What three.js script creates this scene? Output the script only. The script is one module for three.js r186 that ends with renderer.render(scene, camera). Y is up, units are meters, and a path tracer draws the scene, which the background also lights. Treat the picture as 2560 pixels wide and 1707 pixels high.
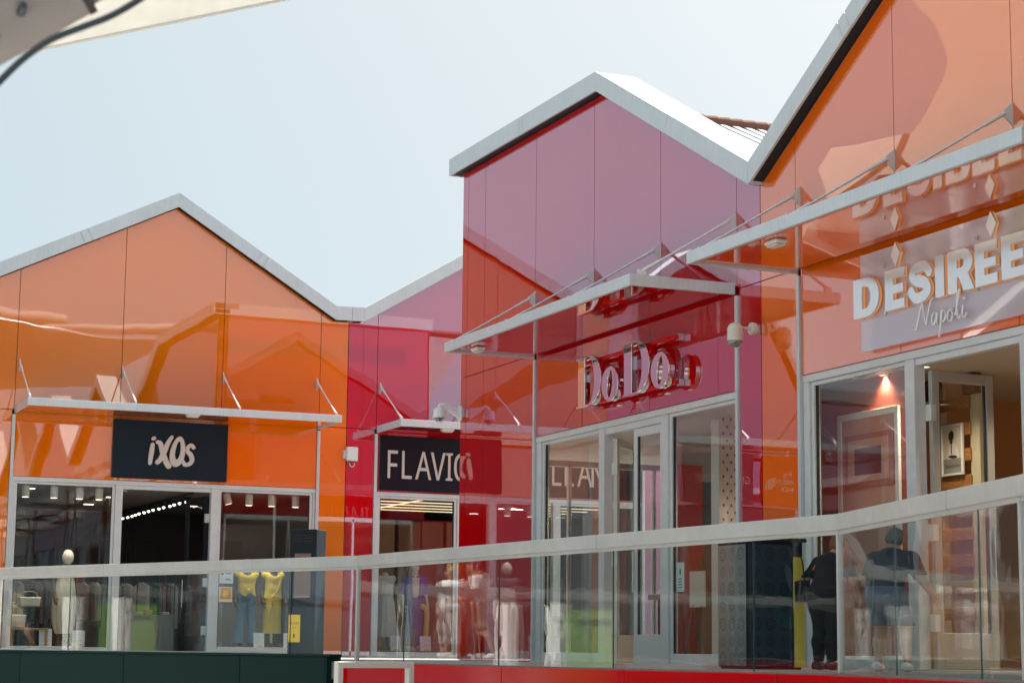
import * as THREE from 'three';
import { FontLoader } from 'three/addons/loaders/FontLoader.js';
import { TextGeometry } from 'three/addons/geometries/TextGeometry.js';
import { RoundedBoxGeometry } from 'three/addons/geometries/RoundedBoxGeometry.js';
import { MarchingCubes } from 'three/addons/objects/MarchingCubes.js';
import { mergeGeometries, mergeVertices } from 'three/addons/utils/BufferGeometryUtils.js';
import { createNoise2D, createNoise3D } from 'simplex-noise';

// ------------------------------------------------------------------ camera, sky, sun, exposure
const scene = new THREE.Scene();
const camera = new THREE.PerspectiveCamera(2 * Math.atan(853.5 / 5000) * 180 / Math.PI, 2560 / 1707, 0.1, 600);
camera.position.set(0, 0.145, 0);
camera.quaternion.setFromRotationMatrix(new THREE.Matrix4().makeBasis(
  new THREE.Vector3(0.91983, 0.010475, 0.392176), new THREE.Vector3(-0.069454, 0.988202, 0.136505), new THREE.Vector3(-0.386119, -0.152799, 0.909706)));
camera.focus = 24; camera.userData.fStop = 4.5;
const SUN = new THREE.Vector3(0.62, 0.75, -0.2).normalize();
const skyTexture = (() => {
  const w = 512, h = 256, d = new Float32Array(w * h * 4), v = new THREE.Vector3();
  for (let j = 0; j < h; j++) for (let i = 0; i < w; i++) {
    const th = (j + 0.5) / h * Math.PI, ph = ((i + 0.5) / w - 0.5) * 2 * Math.PI;   // equirect: centre looks down -z... u = atan2(z, x)
    const y = -Math.cos(th), s = Math.sin(th); v.set(s * Math.cos(ph), y, s * Math.sin(ph));
    const ang = Math.acos(THREE.MathUtils.clamp(v.dot(SUN), -1, 1));
    const e = Math.max(0, y), hz = Math.exp(-e * 3.2), aureole = Math.exp(-ang / 0.36);
    let r = 0.132 + 0.06 * hz + 1.22 * aureole, g = 0.183 + 0.058 * hz + 0.94 * aureole, b = 0.216 + 0.055 * hz + 0.74 * aureole;
    if (y < 0) { const k = Math.min(1, -y * 6); r += (0.2 - r) * k; g += (0.2 - g) * k; b += (0.19 - b) * k; }
    const o = (j * w + i) * 4; d[o] = r; d[o + 1] = g; d[o + 2] = b; d[o + 3] = 1;
  }
  const t = new THREE.DataTexture(d, w, h, THREE.RGBAFormat, THREE.FloatType);
  t.mapping = THREE.EquirectangularReflectionMapping; t.magFilter = t.minFilter = THREE.LinearFilter; t.wrapS = THREE.RepeatWrapping; t.needsUpdate = true;
  return t;
})();
scene.background = skyTexture; scene.environment = skyTexture;
const sun = new THREE.DirectionalLight(new THREE.Color(1, 0.975, 0.94), 5);
sun.position.copy(SUN).multiplyScalar(80).add(new THREE.Vector3(4, 0, -20)); sun.target.position.set(4, 0, -20);
sun.castShadow = true; Object.assign(sun.shadow.camera, { left: -50, right: 50, top: 50, bottom: -50, near: 1, far: 200 }); sun.shadow.mapSize.set(2048, 2048); sun.shadow.radius = 2;
scene.add(sun, sun.target);
const renderer = new THREE.WebGLRenderer({ antialias: true });
renderer.toneMapping = THREE.LinearToneMapping; renderer.toneMappingExposure = 3.0; renderer.shadowMap.enabled = true;

// ------------------------------------------------------------------ random, noise, textures
let seed = 7; const rnd = () => { seed = (seed * 1664525 + 1013904223) >>> 0; return seed / 4294967296; };
const rr = (a, b) => a + (b - a) * rnd();
const n2 = createNoise2D(rnd), n3 = createNoise3D(rnd);
const tile2 = (x, y, f, s = 0) => {            // noise that repeats over the unit square
  const a = x * 2 * Math.PI, b = y * 2 * Math.PI, k = f / (2 * Math.PI);
  return 0.5 * (n3(Math.cos(a) * k + s, Math.sin(a) * k, Math.cos(b) * k * 0.7 + Math.sin(b) * 0.31 * k) + n3(Math.sin(b) * k + s, Math.cos(b) * k + 9.1, Math.cos(a) * k));
};
function dataTex(size, fn, metres, srgb = false) {
  const d = new Uint8Array(size * size * 4);
  for (let j = 0; j < size; j++) for (let i = 0; i < size; i++) {
    const c = fn(i / size, j / size), o = (j * size + i) * 4, a = Array.isArray(c) ? c : [c, c, c];
    for (let k = 0; k < 3; k++) d[o + k] = Math.max(0, Math.min(255, a[k] * 255)); d[o + 3] = 255;
  }
  const t = new THREE.DataTexture(d, size, size, THREE.RGBAFormat); t.wrapS = t.wrapT = THREE.RepeatWrapping; t.magFilter = THREE.LinearFilter; t.minFilter = THREE.LinearMipmapLinearFilter; t.generateMipmaps = true;
  t.repeat.set(1 / metres, 1 / metres); if (srgb) t.colorSpace = THREE.SRGBColorSpace; t.needsUpdate = true; return t;
}
const waveTex = dataTex(56, (x, y) => 0.5 + 0.5 * tile2(x, y, 4.5) + 0.2 * tile2(x, y, 9, 4), 4.3);
const railWaveTex = dataTex(56, (x, y) => 0.5 + 0.5 * tile2(x, y, 5, 3) + 0.2 * tile2(x, y, 11, 8), 2.6);
const grimeTex = dataTex(512, (x, y) => { const v = 0.93 + 0.03 * tile2(x, y, 5) + 0.025 * tile2(x, y, 30, 2) + 0.02 * (rnd() - 0.5); return [v, v, v * 0.995]; }, 2.9, true);
const streakTex = dataTex(512, (x, y) => { const s = tile2(x, y * 0.5, 60, 5), v = 0.94 + 0.02 * tile2(x, y, 5) + 0.03 * Math.max(0, n2(x * 90, y * 2.2)) * -1 + 0.015 * s + 0.012 * (rnd() - 0.5); return [v, v, v * 0.997]; }, 3.3, true);
const roughTex = dataTex(256, (x, y) => 0.72 + 0.16 * tile2(x, y, 9, 6) + 0.1 * tile2(x, y, 40, 1), 1.7);
const grainTex = dataTex(256, (x, y) => 0.5 + 0.25 * tile2(x, y, 40) + 0.25 * (rnd() - 0.5), 1.1);
const woodTex = dataTex(256, (x, y) => { const g = 0.5 + 0.5 * Math.sin((y * 26 + tile2(x, y, 3) * 3.2) * 2 * Math.PI); const v = 0.82 + 0.12 * g + 0.06 * tile2(x, y * 1, 50, 3); return [v, v * 0.97, v * 0.93]; }, 1.3, true);
const paveTex = dataTex(512, (x, y) => { const v = 0.86 + 0.07 * tile2(x, y, 6) + 0.05 * tile2(x, y, 36, 5) + 0.06 * (rnd() - 0.5); return [v, v * 0.985, v * 0.96]; }, 3.1, true);
const clothTex = dataTex(128, (x, y) => 0.5 + 0.22 * Math.sin(x * 64 * Math.PI) * Math.sin(y * 64 * Math.PI) + 0.2 * tile2(x, y, 12), 0.2);
function canvasTex(w, h, draw) {
  const c = document.createElement('canvas'); c.width = w; c.height = h; draw(c.getContext('2d'), w, h);
  const t = new THREE.CanvasTexture(c); t.colorSpace = THREE.SRGBColorSpace; return t;
}

// ------------------------------------------------------------------ materials
const L = (r, g, b) => new THREE.Color().setRGB(r, g, b);
const std = (c, roughness = 0.6, o = {}) => new THREE.MeshPhysicalMaterial({ color: Array.isArray(c) ? L(...c) : c, roughness, ...o });
const paintedGlass = (r, g, b, mirror = 1.05, coating = [1, 1, 1]) => std([r, g, b], 0, { ior: 2.333, clearcoat: coating[1] < 1 ? 0.3 : 1, clearcoatRoughness: 0, specularColor: L(...coating), specularIntensity: mirror, bumpMap: waveTex, bumpScale: 0.0008 });
const M = {
  orange: paintedGlass(0.82, 0.185, 0.002), red: paintedGlass(0.58, 0.002, 0.004, 2.15, [0.68, 0.84, 1]), deepOrange: paintedGlass(0.84, 0.135, 0.002, 1.0), wallRed: std([0.62, 0.002, 0.006], 0.12, { specularIntensity: 0.45, bumpMap: waveTex, bumpScale: 0.001 }), yellow: paintedGlass(0.75, 0.4, 0.02), green: paintedGlass(0.2, 0.42, 0.06), plum: paintedGlass(0.3, 0.02, 0.1),
  redSoffit: std([0.58, 0.002, 0.004], 0.06, { ior: 1.9, clearcoat: 1, bumpMap: waveTex, bumpScale: 0.004 }), deepSoffit: std([0.84, 0.135, 0.002], 0.06, { ior: 1.9, clearcoat: 1, bumpMap: waveTex, bumpScale: 0.004 }), orangeSoffit: std([0.82, 0.185, 0.002], 0.06, { ior: 1.9, clearcoat: 1, bumpMap: waveTex, bumpScale: 0.004 }),
  silver: std([0.68, 0.73, 0.76], 0.36, { metalness: 0.15, map: streakTex }),
  alu: std([0.76, 0.78, 0.79], 0.36, { metalness: 0.08, map: grimeTex }),
  rail: std([0.63, 0.63, 0.615], 0.4, { metalness: 0.12, map: grimeTex }),
  doorGrey: std([0.4, 0.395, 0.37], 0.45, { metalness: 0.2 }),
  steel: std([0.62, 0.62, 0.62], 0.22, { metalness: 0.9 }),
  roof: std([0.46, 0.46, 0.45], 0.9, { map: grimeTex, bumpMap: grainTex, bumpScale: 0.006 }), corrugated: std([0.55, 0.57, 0.58], 0.5, { metalness: 0.3, map: grimeTex }), terracotta: std([0.16, 0.07, 0.05], 0.9, { bumpMap: grainTex, bumpScale: 0.004 }),
  void: std([0.012, 0.016, 0.02], 0.7), blackJoint: std([0.01, 0.01, 0.012], 0.7), redJoint: std([0.4, 0.006, 0.012], 0.8), orangeJoint: std([0.45, 0.06, 0.01], 0.8),
  wall: std([0.55, 0.53, 0.5], 0.9, { map: grimeTex }),
  pane: std([0.97, 0.985, 0.975], 0.0, { transmission: 1, ior: 1.5, bumpMap: waveTex, bumpScale: 0.0012 }),
  railPane: std([0.93, 0.965, 0.95], 0.0, { transmission: 1, ior: 1.52, bumpMap: railWaveTex, bumpScale: 0.0014 }),
  paneEdge: std([0.03, 0.09, 0.08], 0.15),
  slate: std([0.006, 0.017, 0.027], 0.4, { specularIntensity: 0.45, bumpMap: grainTex, bumpScale: 0.0002 }), navy: std([0.004, 0.007, 0.014], 0.35, { specularIntensity: 0.5 }),
  letter: std([0.6, 0.56, 0.52], 0.5), letterSide: std([0.05, 0.06, 0.07], 0.6), whiteLetter: std([0.84, 0.86, 0.88], 0.12, { metalness: 0.45 }),
  chrome: std([0.86, 0.84, 0.85], 0.02, { metalness: 1 }), gold: std([0.75, 0.5, 0.12], 0.18, { metalness: 1 }),
  acrylic: std([0.86, 0.86, 0.93], 0.02, { transmission: 0.62, ior: 1.7, specularIntensity: 1 }),
  paving: std([0.6, 0.6, 0.585], 0.85, { map: paveTex, bumpMap: grainTex, bumpScale: 0.002 }), slab: std([0.42, 0.42, 0.415], 0.7, { map: paveTex, bumpMap: grainTex, bumpScale: 0.002 }),
  darkGreen: std([0.004, 0.032, 0.029], 0.5, { specularIntensity: 0.3, bumpMap: grainTex, bumpScale: 0.0004 }),
  whitePaint: std([0.72, 0.72, 0.7], 0.4), cream: std([0.66, 0.64, 0.58], 0.5), whitePlastic: std([0.74, 0.75, 0.74], 0.35), dome: std([0.02, 0.03, 0.035], 0.03, { clearcoat: 1 }), smoked: std([0.18, 0.19, 0.18], 0.15, { clearcoat: 1 }), warmWhite: std([0.68, 0.62, 0.52], 0.45),
  rubber: std([0.015, 0.015, 0.016], 0.7), black: std([0.012, 0.013, 0.016], 0.45), charcoal: std([0.011, 0.016, 0.021], 0.55, { specularIntensity: 0.35 }), cableBlue: std([0.04, 0.055, 0.065], 0.5),
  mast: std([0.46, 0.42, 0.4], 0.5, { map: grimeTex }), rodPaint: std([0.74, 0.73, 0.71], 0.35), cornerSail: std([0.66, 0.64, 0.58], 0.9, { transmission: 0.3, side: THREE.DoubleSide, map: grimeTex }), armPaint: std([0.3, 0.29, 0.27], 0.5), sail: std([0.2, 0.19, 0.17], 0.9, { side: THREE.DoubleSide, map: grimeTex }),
  wood: std([0.46, 0.22, 0.07], 0.5, { map: woodTex }), paleWood: std([0.55, 0.36, 0.17], 0.55, { map: woodTex }), darkWood: std([0.14, 0.06, 0.03], 0.5, { map: woodTex }),
  skin: std([0.5, 0.27, 0.18], 0.55, { bumpMap: grainTex, bumpScale: 0.0006 }), skinDark: std([0.09, 0.055, 0.04], 0.5), ivory: std([0.62, 0.56, 0.46], 0.5),
};
const cloth = (r, g, b) => std([r, g, b], 0.9, { sheen: 0.4, sheenRoughness: 0.6, bumpMap: clothTex, bumpScale: 0.0015 });
const glow = (r, g, b, k) => new THREE.MeshStandardMaterial({ color: L(r, g, b), emissive: L(r, g, b), emissiveIntensity: k, roughness: 0.6 });
const lampGlow = glow(1, 0.82, 0.55, 1.2), lampWhite = glow(1, 0.9, 0.75, 1.2), lineGlow = glow(1, 0.8, 0.5, 0.42), haloGlow = glow(0.9, 0.42, 0.12, 0.085);

// ------------------------------------------------------------------ geometry helpers
const used = {};
const numbered = (n) => { const k = used[n] = (used[n] ?? -1) + 1; return k ? `${n}_${String(k).padStart(3, '0')}` : n; };
function metreUV(g) {                          // box-mapped texture coordinates in metres
  const p = g.attributes.position, n = g.attributes.normal, uv = new Float32Array(p.count * 2);
  for (let i = 0; i < p.count; i++) {
    const ax = Math.abs(n.getX(i)), ay = Math.abs(n.getY(i)), az = Math.abs(n.getZ(i));
    const [u, v] = ax >= ay && ax >= az ? [p.getZ(i), p.getY(i)] : ay >= az ? [p.getX(i), p.getZ(i)] : [p.getX(i), p.getY(i)];
    uv[2 * i] = u; uv[2 * i + 1] = v;
  }
  g.setAttribute('uv', new THREE.BufferAttribute(uv, 2)); return g;
}
const box = (x, y, z, w, h, d) => new THREE.BoxGeometry(w, h, d).translate(x, y, z);
const span = (x0, x1, y0, y1, z0, z1) => box((x0 + x1) / 2, (y0 + y1) / 2, (z0 + z1) / 2, Math.abs(x1 - x0), Math.abs(y1 - y0), Math.abs(z1 - z0));
const rspan = (x0, x1, y0, y1, z0, z1, r = 0.006) => { const w = Math.abs(x1 - x0), h = Math.abs(y1 - y0), d = Math.abs(z1 - z0); return new RoundedBoxGeometry(w, h, d, 1, Math.min(r, w / 2.2, h / 2.2, d / 2.2)).translate((x0 + x1) / 2, (y0 + y1) / 2, (z0 + z1) / 2); };
const poly = (pts, depth, z = 0, bevel = 0) => new THREE.ExtrudeGeometry(new THREE.Shape(pts.map(p => new THREE.Vector2(...p))), { depth, bevelEnabled: bevel > 0, bevelSize: bevel, bevelThickness: bevel, bevelSegments: 1, bevelOffset: -bevel, steps: 1, curveSegments: 8 }).translate(0, 0, z);
const V = (x, y, z) => new THREE.Vector3(x, y, z);
function rod(a, b, r, r2 = r, seg = 8) {
  const d = b.clone().sub(a), g = new THREE.CylinderGeometry(r2, r, d.length(), seg);
  g.applyQuaternion(new THREE.Quaternion().setFromUnitVectors(V(0, 1, 0), d.clone().normalize())); return g.translate((a.x + b.x) / 2, (a.y + b.y) / 2, (a.z + b.z) / 2);
}
const tube = (pts, r, seg = 24, rs = 6) => new THREE.TubeGeometry(new THREE.CatmullRomCurve3(pts.map(p => p.isVector3 ? p : V(...p))), seg, r, rs);
const merge = (gs) => { const a = gs.map(g => { const q = g.index ? g.toNonIndexed() : g; for (const k of Object.keys(q.attributes)) if (!['position', 'normal', 'uv'].includes(k)) q.deleteAttribute(k); if (!q.attributes.uv) q.setAttribute('uv', new THREE.BufferAttribute(new Float32Array(q.attributes.position.count * 2), 2)); return q; }); return mergeGeometries(a); };
function add(parent, name, geo, mat, keepUV = false) {
  if (Array.isArray(geo)) geo = merge(geo);
  if (!keepUV) metreUV(geo);
  const m = new THREE.Mesh(geo, mat); m.castShadow = m.receiveShadow = true;
  m.name = parent === scene ? numbered(name) : name; parent.add(m); return m;
}
function tag(o, label, category, group) { o.userData.label = label; o.userData.category = category; if (group) o.userData.group = group; return o; }
const structure = (o) => { o.userData.kind = 'structure'; return o; };
function thing(name, label, category, pos = [0, 0, 0], turn = 0, group) { const o = new THREE.Group(); o.name = numbered(name); o.position.set(...pos); o.rotation.y = turn; scene.add(o); return tag(o, label, category, group); }
const fontBold = await new FontLoader().loadAsync('fonts/droid/droid_sans_bold.typeface.json');
const fontSans = await new FontLoader().loadAsync('fonts/droid/droid_sans_regular.typeface.json');
function text(s, font, height, depth, sx = 1, bevel = 0) {          // cap height in metres, left baseline at the origin
  const g = new TextGeometry(s, { font, size: 1, depth: 0.1, curveSegments: 6, bevelEnabled: false });
  const ref = new TextGeometry('H', { font, size: 1, depth: 0.1 }); ref.computeBoundingBox(); const k = height / (ref.boundingBox.max.y - ref.boundingBox.min.y);
  g.computeBoundingBox(); g.translate(-g.boundingBox.min.x, 0, 0); g.scale(k * sx, k, depth / 0.1); return g;
}
function stroke(points, widths) {               // a brush stroke of varying width as a filled outline
  const c = new THREE.CatmullRomCurve3(points.map(p => V(p[0], p[1], 0))), N = points.length * 7, l = [], r = [];
  for (let i = 0; i <= N; i++) {
    const t = i / N, p = c.getPoint(t), d = c.getTangent(t), k = t * (widths.length - 1), a = Math.floor(k), w = (widths[a] + ((widths[a + 1] ?? widths[a]) - widths[a]) * (k - a)) / 2;
    l.push([p.x - d.y * w, p.y + d.x * w]); r.push([p.x + d.y * w, p.y - d.x * w]);
  }
  const cap = (p, d, w, from) => { const o = []; for (let i = 1; i < 6; i++) { const a = from + i / 6 * Math.PI; o.push([p.x + Math.cos(a) * w, p.y + Math.sin(a) * w]); } return o; };
  const e = c.getPoint(1), de = c.getTangent(1), s = c.getPoint(0), ds = c.getTangent(0);
  const capE = cap(e, de, widths[widths.length - 1] / 2, Math.atan2(de.y, de.x) - Math.PI / 2), capS = cap(s, ds, widths[0] / 2, Math.atan2(ds.y, ds.x) + Math.PI / 2);
  return [...r, ...capE, ...l.reverse(), ...capS];
}

// ------------------------------------------------------------------ the setting: courtyard, terrace, walls that carry it
const GROUND = -1.35;
structure(add(scene, 'ground', new THREE.PlaneGeometry(400, 400, 1, 1).rotateX(-Math.PI / 2).translate(0, GROUND, 0), M.paving));
const RAIL = [[-26, -30.6], [-3, -31.2], [1.6, -30.9], [4.46, -28.8], [7.53, -22.24], [8.42, -13.3], [7.52, -9.85], [6.2, -6.2], [6.4, 0], [6.4, 26]];
{
  const out = RAIL.map((p, i) => {              // slab edge a hand's breadth outside the glass
    const a = RAIL[Math.max(0, i - 1)], b = RAIL[Math.min(RAIL.length - 1, i + 1)], dx = b[0] - a[0], dz = b[1] - a[1], l = Math.hypot(dx, dz);
    return [p[0] - -dz / l * -0.05, p[1] - dx / l * -0.05];
  });
  const s = new THREE.Shape([...out.map(([x, z]) => new THREE.Vector2(x, -z)), new THREE.Vector2(30, -26), new THREE.Vector2(30, 60), new THREE.Vector2(-26, 60)]);
  structure(add(scene, 'terrace', new THREE.ExtrudeGeometry(s, { depth: 0.2, bevelEnabled: false }).rotateX(-Math.PI / 2).translate(0, -0.2, 0), M.slab));
}
const segFrame = (a, b) => { const dx = b[0] - a[0], dz = b[1] - a[1], len = Math.hypot(dx, dz); return { len, turn: Math.atan2(-dz, dx), pos: [a[0], 0, a[1]] }; };

// ------------------------------------------------------------------ shops: local x runs to the right along the front, local z comes out of it
const MODULE = 1.87, HEAD = 3.045, JOINT = 4.2, FASCIA = 0.26;
const profileY = (prof, u) => { for (let i = 1; i < prof.length; i++) if (u <= prof[i][0] || i === prof.length - 1) { const [a, ya] = prof[i - 1], [b, yb] = prof[i]; return ya + (yb - ya) * (u - a) / (b - a); } };
function panelPoly(prof, a, b, y0) {
  const top = u => profileY(prof, u) - FASCIA - 0.005, pts = [[a, y0], [b, y0], [b, top(b)]];
  for (const [u] of [...prof].reverse()) if (u < b && u > a) pts.push([u, top(u)]);
  pts.push([a, top(a)]); return pts;
}
function makeShop(o) {
  const root = thing(o.name, o.label, 'building', o.side === 'A' ? [o.u0, 0, -35.2] : [11, 0, o.u0], o.side === 'A' ? 0 : -Math.PI / 2, o.group);
  const P = (name, g, m, parent = root) => add(parent, name, (Array.isArray(g) ? merge(g) : g).translate(-o.u0, 0, 0), m);
  const { u0, u1, pL, pR, prof, glass, joint, depth = 7, soffit } = o, g = 0.005;
  // painted glass cladding, one sheet per bay
  const js = [u0, ...o.joints, u1];
  for (let i = 1; i < js.length; i++) P('cladding_panel', poly(panelPoly(prof, js[i - 1] + g, js[i] - g, JOINT + 0.006), 0.012, -0.012), glass);
  for (const [a, b] of [[u0, pL - 0.03], [pR + 0.03, u1]]) {
    const cuts = [a, ...o.joints.filter(u => u > a + 0.1 && u < b - 0.1), b];
    for (let i = 1; i < cuts.length; i++) P('cladding_panel', span(cuts[i - 1] + g, cuts[i] - g, 0.01, JOINT - 0.006, -0.012, 0), glass);
  }
  const sj = [pL + 0.03, ...(o.signJoints ?? [pL + MODULE, pR - MODULE]), pR - 0.03];
  for (let i = 1; i < sj.length; i++) P('cladding_panel', span(sj[i - 1] + g, sj[i] - g, HEAD + 0.006, JOINT - 0.006, -0.012, 0), glass);
  // the wall that carries the sheets
  P('backing_wall', [poly(panelPoly(prof, u0, u1, HEAD), 0.18, -0.22), span(u0, pL, 0, HEAD, -0.22, -0.04), span(pR, u1, 0, HEAD, -0.22, -0.04)], joint);
  // verge: coping, fascia boards with cover strips, dark slot behind them
  for (let i = 1; i < prof.length; i++) {
    const [a, ya] = prof[i - 1], [b, yb] = prof[i], s = (yb - ya) / (b - a), Y = u => ya + s * (u - a), len = b - a, sh = s * FASCIA / (1 + s * s);
    P('coping', poly([[a, ya - 0.14], [b, yb - 0.14], [b, yb - 0.004], [a, ya - 0.004]], 0.55, -0.42), M.roof);
    const cuts = [a]; if (len > 2.4) { const m = a + len * (o.cut ?? 0.52); cuts.push(m, m + 0.13); } cuts.push(b);
    for (let k = 1; k < cuts.length; k++) {
      const l = cuts[k - 1], r = cuts[k], gl = k > 1 ? 0.003 : 0.001, gr = k < cuts.length - 1 ? 0.003 : 0.001, dl = k > 1 ? sh : 0, dr = k < cuts.length - 1 ? sh : 0;
      P('fascia_board', poly([[l + gl + dl, Y(l + dl) - FASCIA], [r - gr + dr, Y(r + dr) - FASCIA], [r - gr, Y(r)], [l + gl, Y(l)]], 0.03, 0.13), M.silver);
    }
    P('soffit', poly([[a, ya - 0.243], [b, yb - 0.243], [b, yb - 0.15], [a, ya - 0.15]], 0.34, -0.213), M.void);
  }
  for (const [u, sgn] of [[prof[0][0], 1], [prof[prof.length - 1][0], -1]]) { const y = profileY(prof, u); P('end_fascia', span(u, u + sgn * 0.03, y - FASCIA, y - 0.002, -(o.endDepth ?? 0.42), 0.128), M.silver); }
  // body behind
  if (!o.open) {
    P('side_wall', span(u0 + 0.002, u0 + 0.15, 0, 4.6, -depth, -0.225), o.sideMat ?? M.wall);
    P('side_wall', span(u1 - 0.15, u1 - 0.002, 0, 4.6, -depth, -0.225), M.wall);
  }
  P('rear_wall', span(u0 + 0.2, u1 - 0.2, 0, 4.6, -depth - 0.15, -depth), M.wall);
  P('flat_roof', span(u0 + 0.16, u1 - 0.16, 4.4, 4.6, -depth, -0.225), M.roof);
  // white trims
  for (const u of [pL, pR]) P('trim_post', rspan(u - 0.028, u + 0.028, 0, 4.12, -0.02, 0.03, 0.004), M.silver);
  // canopy with its stays
  const can = new THREE.Group(); can.name = 'canopy'; root.add(can);
  const CB = 4.135, CT = 4.265, W = 1.36;
  const third = (pR - pL) / 3;
  for (let k = 0; k < 3; k++) P('edge_beam', rspan(pL + third * k + (k ? 0.002 : 0), pL + third * (k + 1), CB, CT, W - 0.05, W, 0.004), M.silver, can);
  for (const [a, b] of [[pL, pL + 0.035], [pR - 0.035, pR]]) P('end_beam', rspan(a, b, CB, CT - 0.002, 0.032, W - 0.051, 0.004), M.silver, can);
  for (let k = 0; k < 3; k++) P('soffit_panel', span(pL + third * k + (k ? 0.004 : 0.04), pL + third * (k + 1) - (k < 2 ? 0 : 0.04), CB + 0.03, CB + 0.042, 0.1, W - 0.14), soffit, can);
  P('canopy_deck', span(pL + 0.04, pR - 0.04, CB + 0.075, CT - 0.02, 0.01, W - 0.055), M.void, can);
  P('soffit_clip', Array.from({ length: 9 }, (_, k) => span(pL + 0.3 + k * (pR - pL - 0.6) / 8, pL + 0.33 + k * (pR - pL - 0.6) / 8, CB + 0.012, CB + 0.032, W - 0.1, W - 0.05)), M.steel, can);
  for (const u of o.stays) {
    const anchor = V(u, 4.98, 0.09), foot = V(u, CT + 0.04, W - 0.16), dir = foot.clone().sub(anchor).normalize();
    P('stay_bracket', [poly([[0, -0.115], [0.11, -0.018], [0.11, 0.018], [0, 0.115]], 0.014).rotateY(-Math.PI / 2).translate(u + 0.007, 4.98, 0.001)], M.rodPaint, can);
    P('stay_rod', [rod(anchor, foot, 0.012), rod(anchor, anchor.clone().addScaledVector(dir, 0.26), 0.021, 0.017), rod(foot.clone().addScaledVector(dir, -0.26), foot, 0.017, 0.021), box(foot.x, CT + 0.03, foot.z, 0.03, 0.06, 0.09)], M.rodPaint, can);
  }
  root.userData.P = P; return { root, P, o };
}
const clean = (s) => { delete s.root.userData.P; };
// shopfront: posts at the given positions, panes between them; returns nothing visible of its own
function glazing(s, a, b, { sill = 0.13, top = 2.965, w = -0.08, name = 'shop_window' } = {}) {
  const win = new THREE.Group(); win.name = name; s.root.add(win);
  const f = 0.05, P = s.P;
  P('frame_bar', rspan(a, a + f, 0.012, top, w - 0.04, w + 0.04), M.alu, win); P('frame_bar', rspan(b - f, b, 0.012, top, w - 0.04, w + 0.04), M.alu, win);
  P('frame_bar', rspan(a + f, b - f, 0.012, sill, w - 0.04, w + 0.04), M.alu, win); P('frame_bar', rspan(a + f, b - f, top - 0.04, top, w - 0.04, w + 0.04), M.alu, win);
  P('gasket', [span(a + f, a + f + 0.018, sill, top - 0.04, w - 0.014, w + 0.014), span(b - f - 0.018, b - f, sill, top - 0.04, w - 0.014, w + 0.014)], M.rubber, win);
  P('pane', span(a + f + 0.018, b - f - 0.018, sill, top - 0.04, w - 0.006, w + 0.006), M.pane, win);
  return win;
}
function doorLeaf(s, hinge, width, angle, { w = -0.09, top = 2.83, kick = 0.34, mat = M.doorGrey, dirn = 1 } = {}) {
  const d = new THREE.Group(); d.name = 'door'; d.position.set(hinge - s.o.u0, 0.015, w); d.rotation.y = angle; s.root.add(d);
  const X = (a, b) => [Math.min(a * dirn, b * dirn), Math.max(a * dirn, b * dirn)], bar = (a, b, y0, y1) => rspan(...X(a, b), y0, y1, -0.028, 0.028);
  add(d, 'stile', bar(0, 0.09, 0, top), mat); add(d, 'stile', bar(width - 0.09, width, 0, top), mat);
  add(d, 'rail', bar(0.09, width - 0.09, top - 0.1, top), mat); add(d, 'kick_plate', bar(0.09, width - 0.09, 0, kick), mat);
  add(d, 'gasket', [span(...X(0.09, 0.108), kick, top - 0.1, -0.012, 0.012), span(...X(width - 0.108, width - 0.09), kick, top - 0.1, -0.012, 0.012)], M.rubber);
  add(d, 'pane', span(...X(0.108, width - 0.108), kick, top - 0.1, -0.005, 0.005), M.pane);
  add(d, 'handle', [rod(V(dirn * (width - 0.05), 0.85, 0.06), V(dirn * (width - 0.05), 1.35, 0.06), 0.014)], M.steel);
  for (const y of [0.35, 1.2, 2.35]) add(d, 'hinge', rspan(...X(-0.03, 0.035), y, y + 0.16, -0.04, 0.04), M.alu);
  return d;
}
function room(s, { a, b, depth, ceil = 2.98, floorMat, wallMat, ceilMat, backMat, left = true, right = true }) {
  const P = s.P;
  P('interior_floor', span(a, b, -0.05, 0.006, -depth, -0.225), floorMat);
  P('interior_ceiling', span(a, b, ceil, ceil + 0.05, -depth, -0.225), ceilMat);
  P('interior_back_wall', span(a, b, 0.007, ceil - 0.002, -depth, -depth + 0.06), backMat ?? wallMat);
  if (left) P('interior_side_wall', span(a, a + 0.05, 0.007, ceil - 0.002, -depth + 0.062, -0.23), wallMat);
  if (right) P('interior_side_wall', span(b - 0.05, b, 0.007, ceil - 0.002, -depth + 0.062, -0.23), wallMat);
}
function downlights(s, spots, y = 2.98, mat = lampGlow, power = 3, every = 2) {
  spots.forEach(([u, w], i) => {
    const l = new THREE.Group(); l.name = 'ceiling_lamp'; l.position.set(u - s.o.u0, y, w); s.root.add(l);
    add(l, 'trim_ring', new THREE.TorusGeometry(0.062, 0.012, 6, 18).rotateX(Math.PI / 2).translate(0, -0.006, 0), M.whitePlastic);
    add(l, 'lamp_glow', new THREE.CylinderGeometry(0.055, 0.055, 0.01, 18).translate(0, -0.006, 0), mat);
    if (i % every === 0) { const p = new THREE.SpotLight(L(1, 0.82, 0.6), power, 0, 1.1, 0.6); p.position.set(0, -0.03, 0); p.target.position.set(0, -1, 0); p.castShadow = true; p.shadow.radius = 3; l.add(p, p.target); p.name = 'lamp_light'; p.target.name = 'lamp_aim'; }
  });
}

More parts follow.
